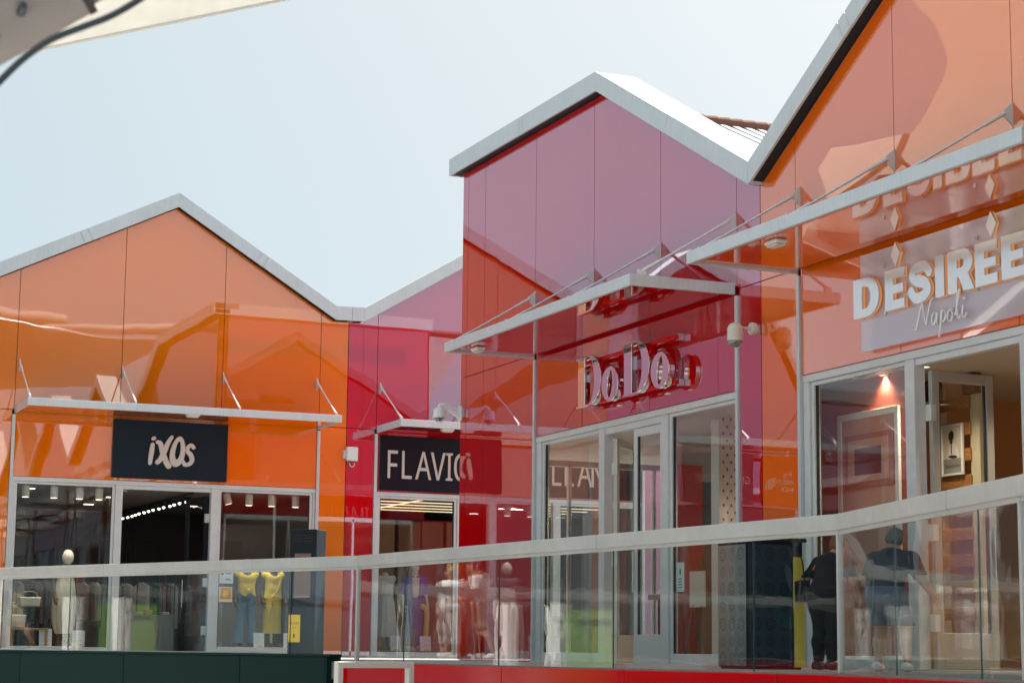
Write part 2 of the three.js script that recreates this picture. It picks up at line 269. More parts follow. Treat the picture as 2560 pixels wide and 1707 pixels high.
// the orange shop on the left
const ixos = makeShop({ name: 'orange_shop', label: 'orange glass-clad shop with gabled silver verge, left of the narrow red shop', side: 'A', u0: 4.98, u1: 11.618, pL: 5.54, pR: 11.08, glass: M.orange, soffit: M.orangeSoffit, joint: M.blackJoint,
  prof: [[4.6, 6.48], [8.28, 8.3], [11.32, 6.45], [11.63, 6.455]], joints: [5.54, 7.385, 9.23, 11.08], signJoints: [7.4, 9.22], stays: [5.6, 7.4, 9.24, 11.02], depth: 8 });
// the red shop in the corner
const flavio = makeShop({ name: 'red_corner_shop', label: 'red glass-clad shop with black name board, in the corner right of the orange shop', side: 'A', u0: 11.622, u1: 18.4, pL: 12.2, pR: 17.78, glass: M.red, soffit: M.redSoffit, joint: M.blackJoint,
  prof: [[11.635, 6.455], [11.88, 6.46], [14.98, 8.33], [18.4, 6.4]], joints: [12.2, 14.06, 15.92, 17.78], stays: [12.26, 14.06, 15.92, 17.72], depth: 7, cut: 0.7 });
// the tall red shop in the middle
const dodo = makeShop({ name: 'tall_red_shop', label: 'tall red glass-clad shop with level roof edge falling to a valley, in the middle', side: 'B', u0: -27.88, u1: -18.902, pL: -25.07, pR: -19.42, glass: M.red, soffit: M.redSoffit, joint: M.redJoint, open: true,
  prof: [[-28.1, 7.63], [-22.85, 7.63], [-18.893, 5.54]], joints: [-27.66, -26.98, -25.1, -23.2, -21.3, -19.43], signJoints: [-23.55, -21.6], stays: [-25.1, -23.2, -21.3, -19.44], depth: 6.2, endDepth: 5 });
// the orange shop on the right
const desi = makeShop({ name: 'steep_orange_shop', label: 'orange glass-clad shop with steep rising verge, nearest on the right edge', side: 'B', u0: -18.898, u1: -11.9, pL: -18.09, pR: -12.5, glass: M.deepOrange, soffit: M.deepSoffit, joint: M.orangeJoint,
  prof: [[-18.887, 5.54], [-15.3, 7.57], [-11.9, 5.6]], joints: [-18.15, -16.27, -14.38, -12.5], stays: [-18.05, -16.27, -14.38, -12.55], depth: 6.5 });

// ------------------------------------------------------------------ shopfronts and what stands inside them
const inShop = (s, u, y, w) => s.root.localToWorld(V(u - s.o.u0, y, w));      // a point in a shop's own frame, in world coordinates
[ixos, flavio, dodo, desi].forEach(s => s.root.updateMatrixWorld(true));
const A3 = (x, y, z) => [x, y, z];
function headBeam(s) { s.P('head_beam', rspan(s.o.pL + 0.03, s.o.pR - 0.03, 2.967, HEAD, -0.13, -0.005), M.alu); s.P('threshold', span(s.o.pL + 0.03, s.o.pR - 0.03, 0.001, 0.011, -0.2, 0.06), M.alu); }
const post = (s, a, b, mat = M.alu) => s.P('frame_post', rspan(a, b, 0.012, 2.966, -0.14, -0.012), mat);

// left orange shop
headBeam(ixos); post(ixos, 5.57, 5.61); post(ixos, 7.37, 7.5); post(ixos, 9.1, 9.24); post(ixos, 11.01, 11.05);
glazing(ixos, 5.612, 7.368); glazing(ixos, 9.242, 11.008);
doorLeaf(ixos, 9.07, 0.95, -1.42, { dirn: -1, w: -0.16, mat: M.charcoal });
ixos.P('door_transom', rspan(7.5, 9.1, 2.9, 2.966, -0.12, -0.03), M.alu);
const darkCeil = std([0.3, 0.27, 0.25], 0.9), brownWall = std([0.13, 0.1, 0.09], 0.85), darkFloor = std([0.16, 0.14, 0.13], 0.35, { map: grimeTex });
room(ixos, { a: 5.2, b: 11.4, depth: 7.9, ceil: 3.0, floorMat: darkFloor, wallMat: brownWall, ceilMat: darkCeil, backMat: std([0.06, 0.05, 0.05], 0.9) });
// right half of its window: a hanging display wall
ixos.P('display_wall', span(9.55, 10.75, 0.01, 2.45, -1.75, -1.68), std([0.17, 0.125, 0.115], 0.8, { map: grimeTex }));
ixos.P('display_pole', rod(V(10.78, 0, -1.7), V(10.78, 2.995, -1.7), 0.03), M.alu);
for (const [u, w] of [[5.9, -0.6], [6.4, -0.6], [6.85, -0.6], [7.2, -0.6], [9.5, -0.55], [9.95, -0.55], [10.38, -0.55], [10.84, -0.55]]) {
  const l = new THREE.Group(); l.name = 'window_spotlight'; l.position.set(u - 4.98, 2.995, w); l.rotation.z = u < 9.6 && u > 9 ? 0.25 : 0; ixos.root.add(l);
  add(l, 'housing', new THREE.CylinderGeometry(0.07, 0.07, 0.2, 16).translate(0, -0.16, 0), M.cream); add(l, 'stem', rod(V(0, -0.07, 0), V(0, 0, 0), 0.012), M.cream);
  add(l, 'lamp_glow', new THREE.CylinderGeometry(0.055, 0.055, 0.006, 16).translate(0, -0.2625, 0), lampGlow);
  const p = new THREE.SpotLight(L(1, 0.87, 0.7), 1.3, 0, 0.7, 0.6); p.position.set(0, -0.28, 0); p.target.position.set(0, -2, -0.25); p.castShadow = true; p.shadow.radius = 2; p.name = 'lamp_light'; p.target.name = 'lamp_aim'; l.add(p, p.target);
}
{ // track of small spots running back along the ceiling
  const tr = new THREE.Group(); tr.name = 'light_track'; ixos.root.add(tr);
  ixos.P('track', span(9.0, 9.03, 2.94, 2.97, -7.4, -1), M.black, tr);
  for (let k = 0; k < 14; k++) { const w = -1.5 - k * 0.42; ixos.P('spot_head', rspan(8.93, 9.1, 2.83, 2.91, w - 0.05, w + 0.05, 0.02), M.charcoal, tr); ixos.P('lamp_glow', new THREE.SphereGeometry(0.03, 8, 6).translate(8.98 + rr(-0.03, 0.03), 2.82, w + 0.02), lampWhite, tr); }
  for (const [u, w] of [[6.2, -2], [6.2, -4], [8, -3.4], [8, -5.6], [10, -5]]) ixos.P('ceiling_strip', rspan(u - 0.1, u + 0.1, 2.985, 2.999, w - 0.02, w + 0.02), lampWhite, tr);
  for (const [u, w] of [[6.2, -2], [8, -3.4], [10, -5]]) { const p = new THREE.RectAreaLight(L(1, 0.87, 0.72), 14, 0.5, 0.1); p.position.set(u - 4.98, 2.97, w); p.rotation.x = -Math.PI / 2; p.name = 'lamp_light'; tr.add(p); }
  ixos.P('smoke_detector', new THREE.CylinderGeometry(0.05, 0.06, 0.06, 14).translate(7.75, 2.965, -1.1), M.whitePlastic); ixos.P('ceiling_vent', rspan(7.9, 8.4, 2.985, 2.999, -1.2, -1.06), M.whitePlastic);
}
for (let k = 0; k < 4; k++) { const a = 7.2 + k * 0.75; ixos.P('wall_frame', [span(a, a + 0.6, 2.35, 2.39, -7.8, -7.76), span(a, a + 0.04, 0.9, 2.35, -7.8, -7.76), span(a + 0.56, a + 0.6, 0.9, 2.35, -7.8, -7.76)], M.black); }

// corner red shop
headBeam(flavio); post(flavio, 12.23, 12.27); post(flavio, 13.86, 13.98); post(flavio, 15.85, 15.97); post(flavio, 17.7, 17.74);
glazing(flavio, 12.272, 13.858, { sill: 0.1 }); glazing(flavio, 15.972, 17.698, { sill: 0.1 }); doorLeaf(flavio, 14.0, 0.9, 1.2, { mat: M.alu, w: -0.16 });
room(flavio, { a: 11.8, b: 18.2, depth: 6.5, ceil: 3.0, floorMat: std([0.2, 0.16, 0.13], 0.4), wallMat: std([0.2, 0.1, 0.07], 0.7), ceilMat: std([0.2, 0.14, 0.12], 0.85) });
for (let k = 0; k < 11; k++) flavio.P('curtain_panel', rspan(12.0 + k * 0.54, 12.49 + k * 0.54, 0.02, 2.8, -4.16 - (k % 2) * 0.07, -4.1 - (k % 2) * 0.07, 0.02), k % 3 ? std([0.24, 0.11, 0.065], 0.75) : std([0.33, 0.17, 0.1], 0.75));
for (let k = 0; k < 5; k++) { const w = -0.7 - k * 0.75; flavio.P('light_strip', span(12.1, 17.6, 2.975, 2.99, w - 0.018, w + 0.018), lineGlow); }
flavio.P('light_strip', span(13.4, 13.436, 2.97, 2.988, -4, -0.5), lineGlow);
for (const [u, w] of [[13, -1.6], [15.5, -1.6]]) { const p = new THREE.RectAreaLight(L(1, 0.82, 0.58), 3, 1.6, 0.1); p.position.set(u - 11.622, 2.95, w); p.rotation.x = -Math.PI / 2; p.name = 'lamp_light'; flavio.root.add(p); }

// tall red shop
headBeam(dodo); post(dodo, -25.04, -24.9); post(dodo, -23.06, -22.9); post(dodo, -21.32, -21.16); post(dodo, -19.5, -19.45);
glazing(dodo, -24.898, -23.062); glazing(dodo, -21.158, -19.502);
dodo.P('door_transom', rspan(-22.9, -21.32, 2.88, 2.966, -0.12, -0.03), M.alu);
doorLeaf(dodo, -22.88, 0.76, 2.3, { mat: M.cream, w: -0.16, top: 2.82 }); doorLeaf(dodo, -21.33, 0.8, 0, { mat: M.alu, dirn: -1, w: -0.075, top: 2.86 });
const creamCeil = std([0.55, 0.53, 0.47], 0.85), polka = canvasTex(256, 1024, (c, w, h) => { c.fillStyle = '#d8d6cc'; c.fillRect(0, 0, w, h); c.fillStyle = '#b5443c'; for (let j = 0; j < 34; j++) for (let i = 0; i < 5; i++) { c.beginPath(); c.ellipse(26 + i * 51 + (j % 2) * 26, 15 + j * 30, 7, 7, 0, 0, 7); c.fill(); } });
room(dodo, { a: -27.6, b: -19.05, depth: 6.1, ceil: 3.01, floorMat: std([0.36, 0.33, 0.29], 0.3), wallMat: std([0.5, 0.1, 0.08], 0.6), ceilMat: creamCeil, backMat: std([0.33, 0.35, 0.34], 0.8), left: false });
dodo.P('lining', span(-27.5, -19.1, 3.066, 4.39, -0.28, -0.226), creamCeil);
// its far end is glazed: the corner shop shows through
for (let k = 0; k < 4; k++) { const w = -0.32 - k * 1.45; dodo.P('end_mullion', rspan(-27.88, -27.8, 0.01, 3.0, w - 0.05, w, 0.006), M.alu); if (k < 3) dodo.P('end_pane', span(-27.846, -27.834, 0.1, 2.94, w - 1.45, w - 0.05), M.pane); }
dodo.P('end_mullion', [span(-27.88, -27.8, 2.94, 3.04, -4.67, -0.32), span(-27.88, -27.8, 0.01, 0.1, -4.67, -0.32)], M.alu);
dodo.P('end_wall', [span(-27.86, -27.72, 3.06, 7.4, -5, -0.23), span(-27.86, -27.72, 0, 3.05, -6.1, -4.75)], M.redJoint);
for (let k = 0; k < 3; k++) dodo.P('cladding_panel', span(-27.882, -27.87, 3.06, 7.38, -0.24 - (k + 1) * 1.57, -0.24 - k * 1.57 - 0.008), M.red);
dodo.P('side_wall', span(-19.05, -18.91, 0, 4.39, -6.1, -0.226), M.wall);
// pitched corrugated roof behind the verge
{ const r = new THREE.Group(); r.name = 'corrugated_roof'; dodo.root.add(r);
  const slope = 0.47, len = 5.6, wv = [], N = 26;
  for (let k = 0; k < N; k++) { const w = -1.7 - k * 0.21; dodo.P('roof_rib', poly([[-25.05, 7.82], [-25.05 + len, 7.82 - len * slope], [-25.05 + len, 7.76 - len * slope], [-25.05, 7.76]], 0.1, w), M.corrugated, r); dodo.P('ridge_tile', new THREE.CylinderGeometry(0.085, 0.1, 0.2, 8, 1).rotateX(Math.PI / 2).translate(-25.05, 7.83, w + 0.02), M.terracotta, r); }
  dodo.P('roof_sheet', poly([[-25.06, 7.765], [-25.05 + len, 7.765 - len * slope], [-25.05 + len, 7.73 - len * slope], [-25.06, 7.73]], 5.4, -7), M.corrugated, r);
}
downlights(dodo, [[-24.4, -0.9], [-24.4, -2.2], [-23.4, -0.9], [-23.3, -3.2], [-22.3, -1.3], [-22.1, -2.6], [-21.2, -3.7], [-20.6, -1.4], [-20.5, -2.5], [-20.1, -0.8], [-19.9, -3.4], [-22.6, -4.6], [-20.9, -4.9], [-24.2, -4.4]], 3.01, lampWhite, 4.5, 3);
const put = (s, name, g, mat, keep) => { const m = s.P(name, g, mat); return m; };
dodo.P('dotted_column', span(-21.7, -21.5, 0.01, 3.005, -1.45, -0.9), std([0.7, 0.7, 0.66], 0.6));
{ const m = new THREE.Mesh(new THREE.PlaneGeometry(0.54, 3.0), std([1, 1, 1], 0.6, { map: polka })); m.name = 'dotted_wallpaper'; m.rotation.y = Math.PI / 2; m.position.set(-21.496 + 27.88, 1.53, -1.175); dodo.root.add(m); }
dodo.P('inner_partition', span(-23.58, -23.5, 0.01, 3.005, -6.03, -1.3), std([0.42, 0.41, 0.38], 0.8)); dodo.P('inner_screen', span(-23.49, -23.46, 0.01, 2.4, -2.6, -1.47), std([0.1, 0.12, 0.14], 0.4)); dodo.P('inner_post', span(-21.16, -20.95, 0.01, 3.005, -1.62, -1.5), std([0.34, 0.31, 0.28], 0.7));
dodo.P('red_display_wall', span(-23.45, -23.4, 0.01, 2.6, -1.7, -1.32), std([0.5, 0.03, 0.02], 0.5));
dodo.P('counter', [span(-24.6, -22.6, 0.85, 0.92, -2.2, -1.5), span(-24.5, -22.7, 0.01, 0.85, -2.1, -1.6)], M.darkWood);

// right orange shop
headBeam(desi); post(desi, -18.06, -17.95); post(desi, -16.18, -16.03); post(desi, -14.4, -14.28); post(desi, -12.57, -12.53);
glazing(desi, -17.948, -16.182); glazing(desi, -14.278, -12.572);
desi.P('door_transom', rspan(-16.03, -14.4, 2.9, 2.966, -0.12, -0.03), M.alu);
doorLeaf(desi, -15.98, 0.78, 1.68, { mat: M.doorGrey, w: -0.16, top: 2.84 });
const tanWall = std([0.5, 0.27, 0.12], 0.8), terraWall = std([0.34, 0.07, 0.035], 0.75);
room(desi, { a: -18.7, b: -12.1, depth: 6.3, ceil: 3.02, floorMat: std([0.22, 0.15, 0.1], 0.35), wallMat: tanWall, ceilMat: std([0.5, 0.46, 0.38], 0.85) });
desi.P('window_back_wall', span(-18.64, -17.0, 0.01, 3.015, -0.66, -0.6), terraWall);
{ const fr = new THREE.Group(); fr.name = 'framed_picture'; desi.root.add(fr);
  const pale = std([0.5, 0.26, 0.18], 0.7), mid = std([0.38, 0.13, 0.09], 0.7);
  desi.P('frame', [rspan(-18.28, -17.13, 2.6, 2.67, -0.598, -0.56), rspan(-18.28, -17.13, 0.9, 0.97, -0.598, -0.56), rspan(-18.28, -18.21, 0.97, 2.6, -0.598, -0.56), rspan(-17.2, -17.13, 0.97, 2.6, -0.598, -0.56)], M.cream, fr);
  desi.P('mount', span(-18.21, -17.2, 0.97, 2.6, -0.597, -0.58), pale, fr); desi.P('inner_frame', span(-18.13, -17.22, 1.87, 2.43, -0.579, -0.555), mid, fr); desi.P('inner_mount', span(-18.05, -17.3, 1.93, 2.37, -0.554, -0.548), pale, fr); desi.P('print', span(-17.92, -17.42, 2.0, 2.28, -0.547, -0.542), std([0.1, 0.02, 0.03], 0.6), fr); }
// slatted wood rack with a poster, inside the door
{ const rk = new THREE.Group(); rk.name = 'slat_rack'; desi.root.add(rk);
  for (const u of [-17.57, -16.9]) { desi.P('upright', rspan(u - 0.08, u + 0.08, 0.01, 2.95, -1.42, -1.34), std([0.5, 0.44, 0.3], 0.6), rk); desi.P('cap_block', rspan(u - 0.1, u + 0.1, 2.8, 3.01, -1.36, -1.26), M.darkWood, rk); }
  for (let k = 0; k < 9; k++) desi.P('slat', rspan(-17.52, -16.95, 0.5 + k * 0.27, 0.63 + k * 0.27, -1.338, -1.31, 0.008), M.wood, rk); }
for (let k = 0; k < 3; k++) desi.P('shelf', rspan(-14.7, -12.4, 0.5 + k * 0.5, 0.54 + k * 0.5, -3.2, -2.7), M.paleWood);
desi.P('shelf_back', span(-14.75, -12.2, 0.01, 1.95, -3.3, -3.22), std([0.05, 0.035, 0.03], 0.7)); desi.P('valance', span(-14.75, -12.2, 1.95, 2.12, -3.25, -2.9), M.paleWood);
downlights(desi, [[-15.2, -1.2], [-14.2, -1.6], [-13.2, -1.6], [-17.4, -0.6], [-16.7, -0.6], [-14.6, -3], [-13.4, -3.2], [-15.6, -3]], 3.02, lampGlow, 4, 1);
for (const [u, y, w, sx] of [[-14.35, 1.56, -2.95, 0.36], [-13.75, 1.56, -2.95, 0.4], [-13.1, 1.56, -2.95, 0.36], [-14.3, 1.06, -2.95, 0.42], [-13.6, 1.06, -2.95, 0.36]]) {
  const b = thing('handbag', `dark leather handbag, ${u < -14.2 ? 'first' : u < -13.5 ? 'second' : 'third'} from the door on the ${y > 1.5 ? 'upper' : 'lower'} shelf`, 'handbag', inShop(desi, u, y - 0.02, w).toArray(), -Math.PI / 2, y > 1.5 ? 'handbags on upper shelf' : 'handbags on lower shelf');
  add(b, 'body', poly([[-sx / 2, 0], [sx / 2, 0], [sx * 0.42, 0.2], [-sx * 0.42, 0.2]], 0.12, -0.06, 0.015), std([0.03, 0.02, 0.018], 0.3)); add(b, 'strap', tube([[-sx * 0.25, 0.2, 0], [-sx * 0.18, 0.33, 0], [sx * 0.18, 0.33, 0], [sx * 0.25, 0.2, 0]], 0.01), M.black);
}

// ------------------------------------------------------------------ signs
{ // black board with rounded letters
  const s = thing('shop_sign', 'black rectangular sign board lettered iXOs above the open shop door', 'sign', [7.27, 3.09, -35.2]);
  add(s, 'board', rspan(0, 2.08, 0, 1.04, 0.002, 0.075, 0.008), M.slate);
  let lift = 0; const letter = (pts, name, holes) => { lift += 0.0015; const sh = new THREE.Shape(pts.map(p => new THREE.Vector2(...p))); if (holes) sh.holes.push(new THREE.Path(holes.map(p => new THREE.Vector2(...p)))); add(s, name, new THREE.ExtrudeGeometry(sh, { depth: 0.03, bevelEnabled: true, bevelSize: 0.006, bevelThickness: 0.006, bevelSegments: 2, curveSegments: 10 }).translate(0.63, 0.26, 0.084 + lift), M.letter); };
  letter(stroke([[0.035, 0.02], [0.045, 0.13], [0.06, 0.25], [0.07, 0.35]], [0.06, 0.07, 0.075, 0.06]), 'letter_i');
  letter(Array.from({ length: 16 }, (_, i) => [0.085 + 0.037 * Math.cos(i / 16 * 2 * Math.PI), 0.46 + 0.03 * Math.sin(i / 16 * 2 * Math.PI) + 0.008 * Math.cos(i / 16 * 2 * Math.PI)]), 'letter_dot');
  letter(stroke([[0.15, 0.4], [0.2, 0.38], [0.26, 0.2], [0.33, 0.04], [0.37, -0.02]], [0.05, 0.075, 0.085, 0.09, 0.09]), 'letter_x');
  letter(stroke([[0.41, 0.5], [0.35, 0.4], [0.27, 0.2], [0.2, 0.07], [0.165, 0.04]], [0.05, 0.07, 0.085, 0.075, 0.07]), 'letter_x');
  const ell = (cx, cy, rx, ry, sk, n = 28) => Array.from({ length: n }, (_, i) => { const a = i / n * 2 * Math.PI, y = ry * Math.sin(a); return [cx + rx * Math.cos(a) * (1 - 0.15 * Math.sin(a)) + y * sk, cy + y]; });
  letter(ell(0.525, 0.245, 0.13, 0.27, 0.12), 'letter_o', ell(0.53, 0.27, 0.052, 0.17, 0.12).reverse());
  letter(stroke([[0.81, 0.33], [0.77, 0.37], [0.71, 0.33], [0.7, 0.26], [0.76, 0.2], [0.79, 0.1], [0.74, 0.03], [0.66, 0.02], [0.63, 0.07]], [0.06, 0.055, 0.06, 0.065, 0.075, 0.07, 0.06, 0.06, 0.05]), 'letter_s');
}
{ // long black board in the corner
  const s = thing('shop_sign', 'long black sign board lettered FLAVIO CASTELLANI over the corner red shop', 'sign', [12.27, 3.07, -35.2]);
  add(s, 'board', rspan(0, 5.44, 0, 1.03, 0.002, 0.06, 0.006), M.navy);
  let x = 0.15; const word = 'FLAVIO CASTELLANI', step = { I: 0.17, ' ': 0.2, L: 0.275, F: 0.29 };
  for (const ch of word) { if (ch !== ' ') { const g = text(ch, fontSans, 0.52, 0.012, 0.72); add(s, 'letter', g.translate(x, 0.23, 0.061), M.letter); } x += (step[ch] ?? 0.315) * 0.973; }
}
{ // mirror letters on rails, thick-and-thin
  const s = thing('shop_sign', 'mirror-faced DoDo letters with gold edges on red rails above glass door', 'sign', [11, 3.24, -22], -Math.PI / 2);
  for (const y of [0.56, 0.02]) add(s, 'mounting_rail', rspan(-1.3, 1.32, y, y + 0.05, 0.08, 0.135, 0.004), M.wallRed);
  for (const u of [-1.1, 1.25]) for (const y of [0.56, 0.02]) add(s, 'rail_bracket', rspan(u, u + 0.06, y - 0.01, y + 0.07, 0.002, 0.08, 0.004), M.steel);
  const D = (h, w) => { const o = new THREE.Shape(); o.moveTo(-0.05, 0); o.lineTo(w * 0.4, 0); o.bezierCurveTo(w * 1.13, 0, w * 1.13, h, w * 0.4, h); o.lineTo(-0.05, h); o.lineTo(-0.05, h - 0.014); o.lineTo(0, h - 0.014); o.lineTo(0, 0.014); o.lineTo(-0.05, 0.014); o.closePath();
    const i = new THREE.Path(); i.moveTo(0.2, 0.016); i.lineTo(0.2, h - 0.016); i.lineTo(w * 0.4, h - 0.016); i.bezierCurveTo(w * 0.76, h - 0.02, w * 0.76, 0.02, w * 0.4, 0.016); i.closePath(); o.holes.push(i); return o; };
  const O = (h, w) => { const o = new THREE.Shape(); o.absellipse(w / 2, h / 2, w / 2, h / 2 + 0.01, 0, 2 * Math.PI, false, -0.12); const i = new THREE.Path(); i.absellipse(w / 2, h / 2, w * 0.15, h / 2 - 0.03, 0, 2 * Math.PI, true, -0.16); o.holes.push(i); return o; };
  for (const [sh, u] of [[D(0.64, 0.72), -1.2], [O(0.41, 0.47), -0.5], [D(0.64, 0.72), 0.14], [O(0.41, 0.47), 0.86]]) {
    const l = new THREE.Group(); l.name = 'letter'; l.position.set(u, 0.0, 0.142); s.add(l); const ex = (d, z) => new THREE.ExtrudeGeometry(sh, { depth: d, bevelEnabled: false, curveSegments: 20 }).translate(0, 0, z);
    add(l, 'side', ex(0.05, 0), M.chrome); add(l, 'gold_rim', ex(0.012, 0.051), M.gold); add(l, 'face', new THREE.ExtrudeGeometry(sh, { depth: 0.008, bevelEnabled: true, bevelSize: 0.004, bevelThickness: 0.004, bevelSegments: 2, curveSegments: 20 }).translate(0, 0, 0.068), M.chrome);
  }
}
{ // clear lilac plate with halo-lit letters
  const s = thing('shop_sign', 'clear acrylic sign plate with white letters DESIREE and script Napoli', 'sign', [11, 3.12, -16.8], -Math.PI / 2);
  add(s, 'plate', span(0, 3.75, 0, 0.98, 0.06, 0.075), M.acrylic);
  for (const [u, y] of [[0.45, 0.8], [0.45, 0.33], [1.95, 0.8], [1.95, 0.33], [3.3, 0.8], [3.3, 0.33]]) add(s, 'standoff_bolt', new THREE.CylinderGeometry(0.022, 0.022, 0.09, 12).rotateX(Math.PI / 2).translate(u, y, 0.047), M.steel);
  const us = [-0.03, 0.53, 0.91, 1.37, 1.57, 1.99, 2.38], ch = 'DESIREE', H = 0.395, T = 0.125;
  const heavy = {
    D: () => { const o = new THREE.Shape(); o.moveTo(0, 0); o.lineTo(0.22, 0); o.bezierCurveTo(0.53, 0, 0.53, H, 0.22, H); o.lineTo(0, H); o.closePath(); const i = new THREE.Path(); i.moveTo(0.15, 0.085); i.lineTo(0.15, H - 0.085); i.lineTo(0.2, H - 0.085); i.bezierCurveTo(0.34, H - 0.085, 0.34, 0.085, 0.2, 0.085); i.closePath(); o.holes.push(i); return o; },
    E: () => new THREE.Shape([[0, 0], [0.33, 0], [0.33, 0.09], [0.14, 0.09], [0.14, 0.155], [0.31, 0.155], [0.31, 0.24], [0.14, 0.24], [0.14, 0.305], [0.33, 0.305], [0.33, H], [0, H]].map(p => new THREE.Vector2(...p))),
    I: () => new THREE.Shape([[0, 0], [0.14, 0], [0.14, H], [0, H]].map(p => new THREE.Vector2(...p))),
    R: () => { const o = new THREE.Shape(); o.moveTo(0, 0); o.lineTo(0.14, 0); o.lineTo(0.14, 0.14); o.lineTo(0.17, 0.14); o.lineTo(0.24, 0); o.lineTo(0.4, 0); o.lineTo(0.31, 0.16); o.bezierCurveTo(0.42, 0.21, 0.42, H, 0.22, H); o.lineTo(0, H); o.closePath(); const i = new THREE.Path(); i.moveTo(0.14, 0.225); i.lineTo(0.14, 0.31); i.lineTo(0.2, 0.31); i.bezierCurveTo(0.27, 0.31, 0.27, 0.225, 0.2, 0.225); i.closePath(); o.holes.push(i); return o; },
    S: () => new THREE.Shape(stroke([[0.36, 0.275], [0.3, 0.335], [0.17, 0.335], [0.09, 0.28], [0.16, 0.22], [0.28, 0.18], [0.33, 0.115], [0.27, 0.06], [0.13, 0.055], [0.06, 0.12]], [0.1, 0.1, 0.105, 0.115, 0.115, 0.115, 0.115, 0.105, 0.1, 0.1]).map(p => new THREE.Vector2(...p))),
  };
  [...ch].forEach((c, i) => {
    const l = new THREE.Group(); l.name = 'letter'; l.position.set(us[i], 0.33, 0.1); s.add(l); const ex = d => new THREE.ExtrudeGeometry(heavy[c](), { depth: d, bevelEnabled: false, curveSegments: 10 });
    add(l, 'halo_side', ex(0.02), haloGlow); add(l, 'face', ex(0.02).translate(0, 0, 0.021), M.whiteLetter);
  });
  for (const u of [0.72, 2.24]) { const d = new THREE.Group(); d.name = 'accent'; d.position.set(u, 0.87, 0.1); s.add(d); const sq = [[-0.075, 0], [0, -0.12], [0.075, 0], [0, 0.12]]; add(d, 'halo_side', poly(sq, 0.02), haloGlow); add(d, 'face', poly(sq, 0.02, 0.021), M.whiteLetter); }
  const sc = (pts, w = 0.022) => add(s, 'script_stroke', tube(pts.map(([a, b]) => [1.03 + a, 0.08 + b, 0.125]), w / 2, pts.length * 8, 6), M.whiteLetter);
  sc([[-0.06, 0.02], [-0.02, 0.0], [0.02, 0.06], [0.08, 0.2], [0.11, 0.25]]); sc([[0.1, 0.25], [0.13, 0.14], [0.155, 0.02]]); sc([[0.155, 0.02], [0.2, 0.14], [0.25, 0.25], [0.3, 0.27]]);
  sc([[0.33, 0.12], [0.28, 0.12], [0.25, 0.05], [0.27, 0.01], [0.31, 0.05], [0.335, 0.12], [0.33, 0.02], [0.36, 0.02]]); sc([[0.41, 0.13], [0.39, 0.0], [0.36, -0.12]]); sc([[0.4, 0.08], [0.44, 0.125], [0.475, 0.08], [0.45, 0.02], [0.4, 0.02]]);
  sc([[0.55, 0.12], [0.51, 0.09], [0.51, 0.02], [0.55, 0.01], [0.58, 0.07], [0.55, 0.12], [0.61, 0.1]]); sc([[0.62, 0.05], [0.68, 0.2], [0.7, 0.28], [0.67, 0.25], [0.65, 0.1], [0.67, 0.01], [0.71, 0.04]]); sc([[0.74, 0.12], [0.73, 0.04], [0.76, 0.01], [0.8, 0.05]]); sc([[0.76, 0.18], [0.768, 0.19]], 0.03);
}

// ------------------------------------------------------------------ glass railing on the terrace edge
{
  const r = thing('glass_railing', 'frameless glass railing with flat grey handrail along the terrace edge', 'railing', [7.53, 0, -22.24]);
  const loc = (x, z) => [x - 7.53, z + 22.24];
  for (let i = 0; i + 1 < RAIL.length; i++) {
    const a = RAIL[i], b = RAIL[i + 1], f = segFrame(a, b), [lx, lz] = loc(...a), seg = (name, g, m) => add(r, name, (Array.isArray(g) ? merge(g) : g).rotateY(f.turn).translate(lx, 0, lz), m);
    seg('handrail', rspan(-0.005, f.len + 0.005, 1.09, 1.22, -0.035, 0.035, 0.012), M.rail);
    for (let d = 2.4; d < f.len - 0.6; d += 3) seg('rail_joint', span(d, d + 0.004, 1.0885, 1.2215, -0.0358, 0.0358), M.steel);
    seg('rail_channel', span(0.01, f.len - 0.01, 1.06, 1.092, -0.013, 0.013), M.rail);
    const cuts = i === 3 ? [0, 0.229, 0.536, 0.841, 1] : i === 4 ? [0, 0.14, 0.385, 0.63, 0.874, 1] : i === 5 ? [0, 0.36, 0.806, 1] : Array.from({ length: Math.ceil(f.len / 2.2) + 1 }, (_, k) => k / Math.ceil(f.len / 2.2));
    for (let k = 1; k < cuts.length; k++) {
      const p = cuts[k - 1] * f.len + 0.008, q = cuts[k] * f.len - 0.008, tilt = rr(-0.004, 0.004);
      const pane = new THREE.Group(); pane.name = 'glass_panel'; pane.position.set(lx, 0, lz); pane.rotation.y = f.turn; r.add(pane);
      add(pane, 'pane', span(p + 0.008, q - 0.008, -0.12, 1.07, -0.006, 0.006).translate(-(p + q) / 2, 0, 0).rotateY(tilt).translate((p + q) / 2, 0, 0), M.railPane); add(pane, 'polished_edge', span(q - 0.003, q + 0.001, -0.12, 1.07, -0.006, 0.006), M.paneEdge);
    }
    seg('base_channel', span(0, f.len, -0.16, -0.005, -0.03, 0.03), i < 3 ? M.whitePaint : M.rail);
    seg('baluster', rspan(-0.021, 0.021, 0.002, 1.088, -0.024, 0.024, 0.006), M.rail);
  }
}
function baseWall(name, label, a, b, mat, y1, spacing, offset, off) {
  const f = segFrame(a, b), t = thing(name, label, 'wall', [a[0], GROUND, a[1]], f.turn);
  let p = 0, q = offset; const h = y1 - GROUND;
  while (p < f.len - 0.05) { q = Math.min(q, f.len); add(t, 'cladding_panel', rspan(p + 0.005, q - 0.005, 0.02, h, off, off + 0.03, 0.006), mat); p = q; q += spacing; }
  add(t, 'support', span(0, f.len, 0, h - 0.04, off - 0.14, off - 0.004), M.void);
  return { t, f, h };
}
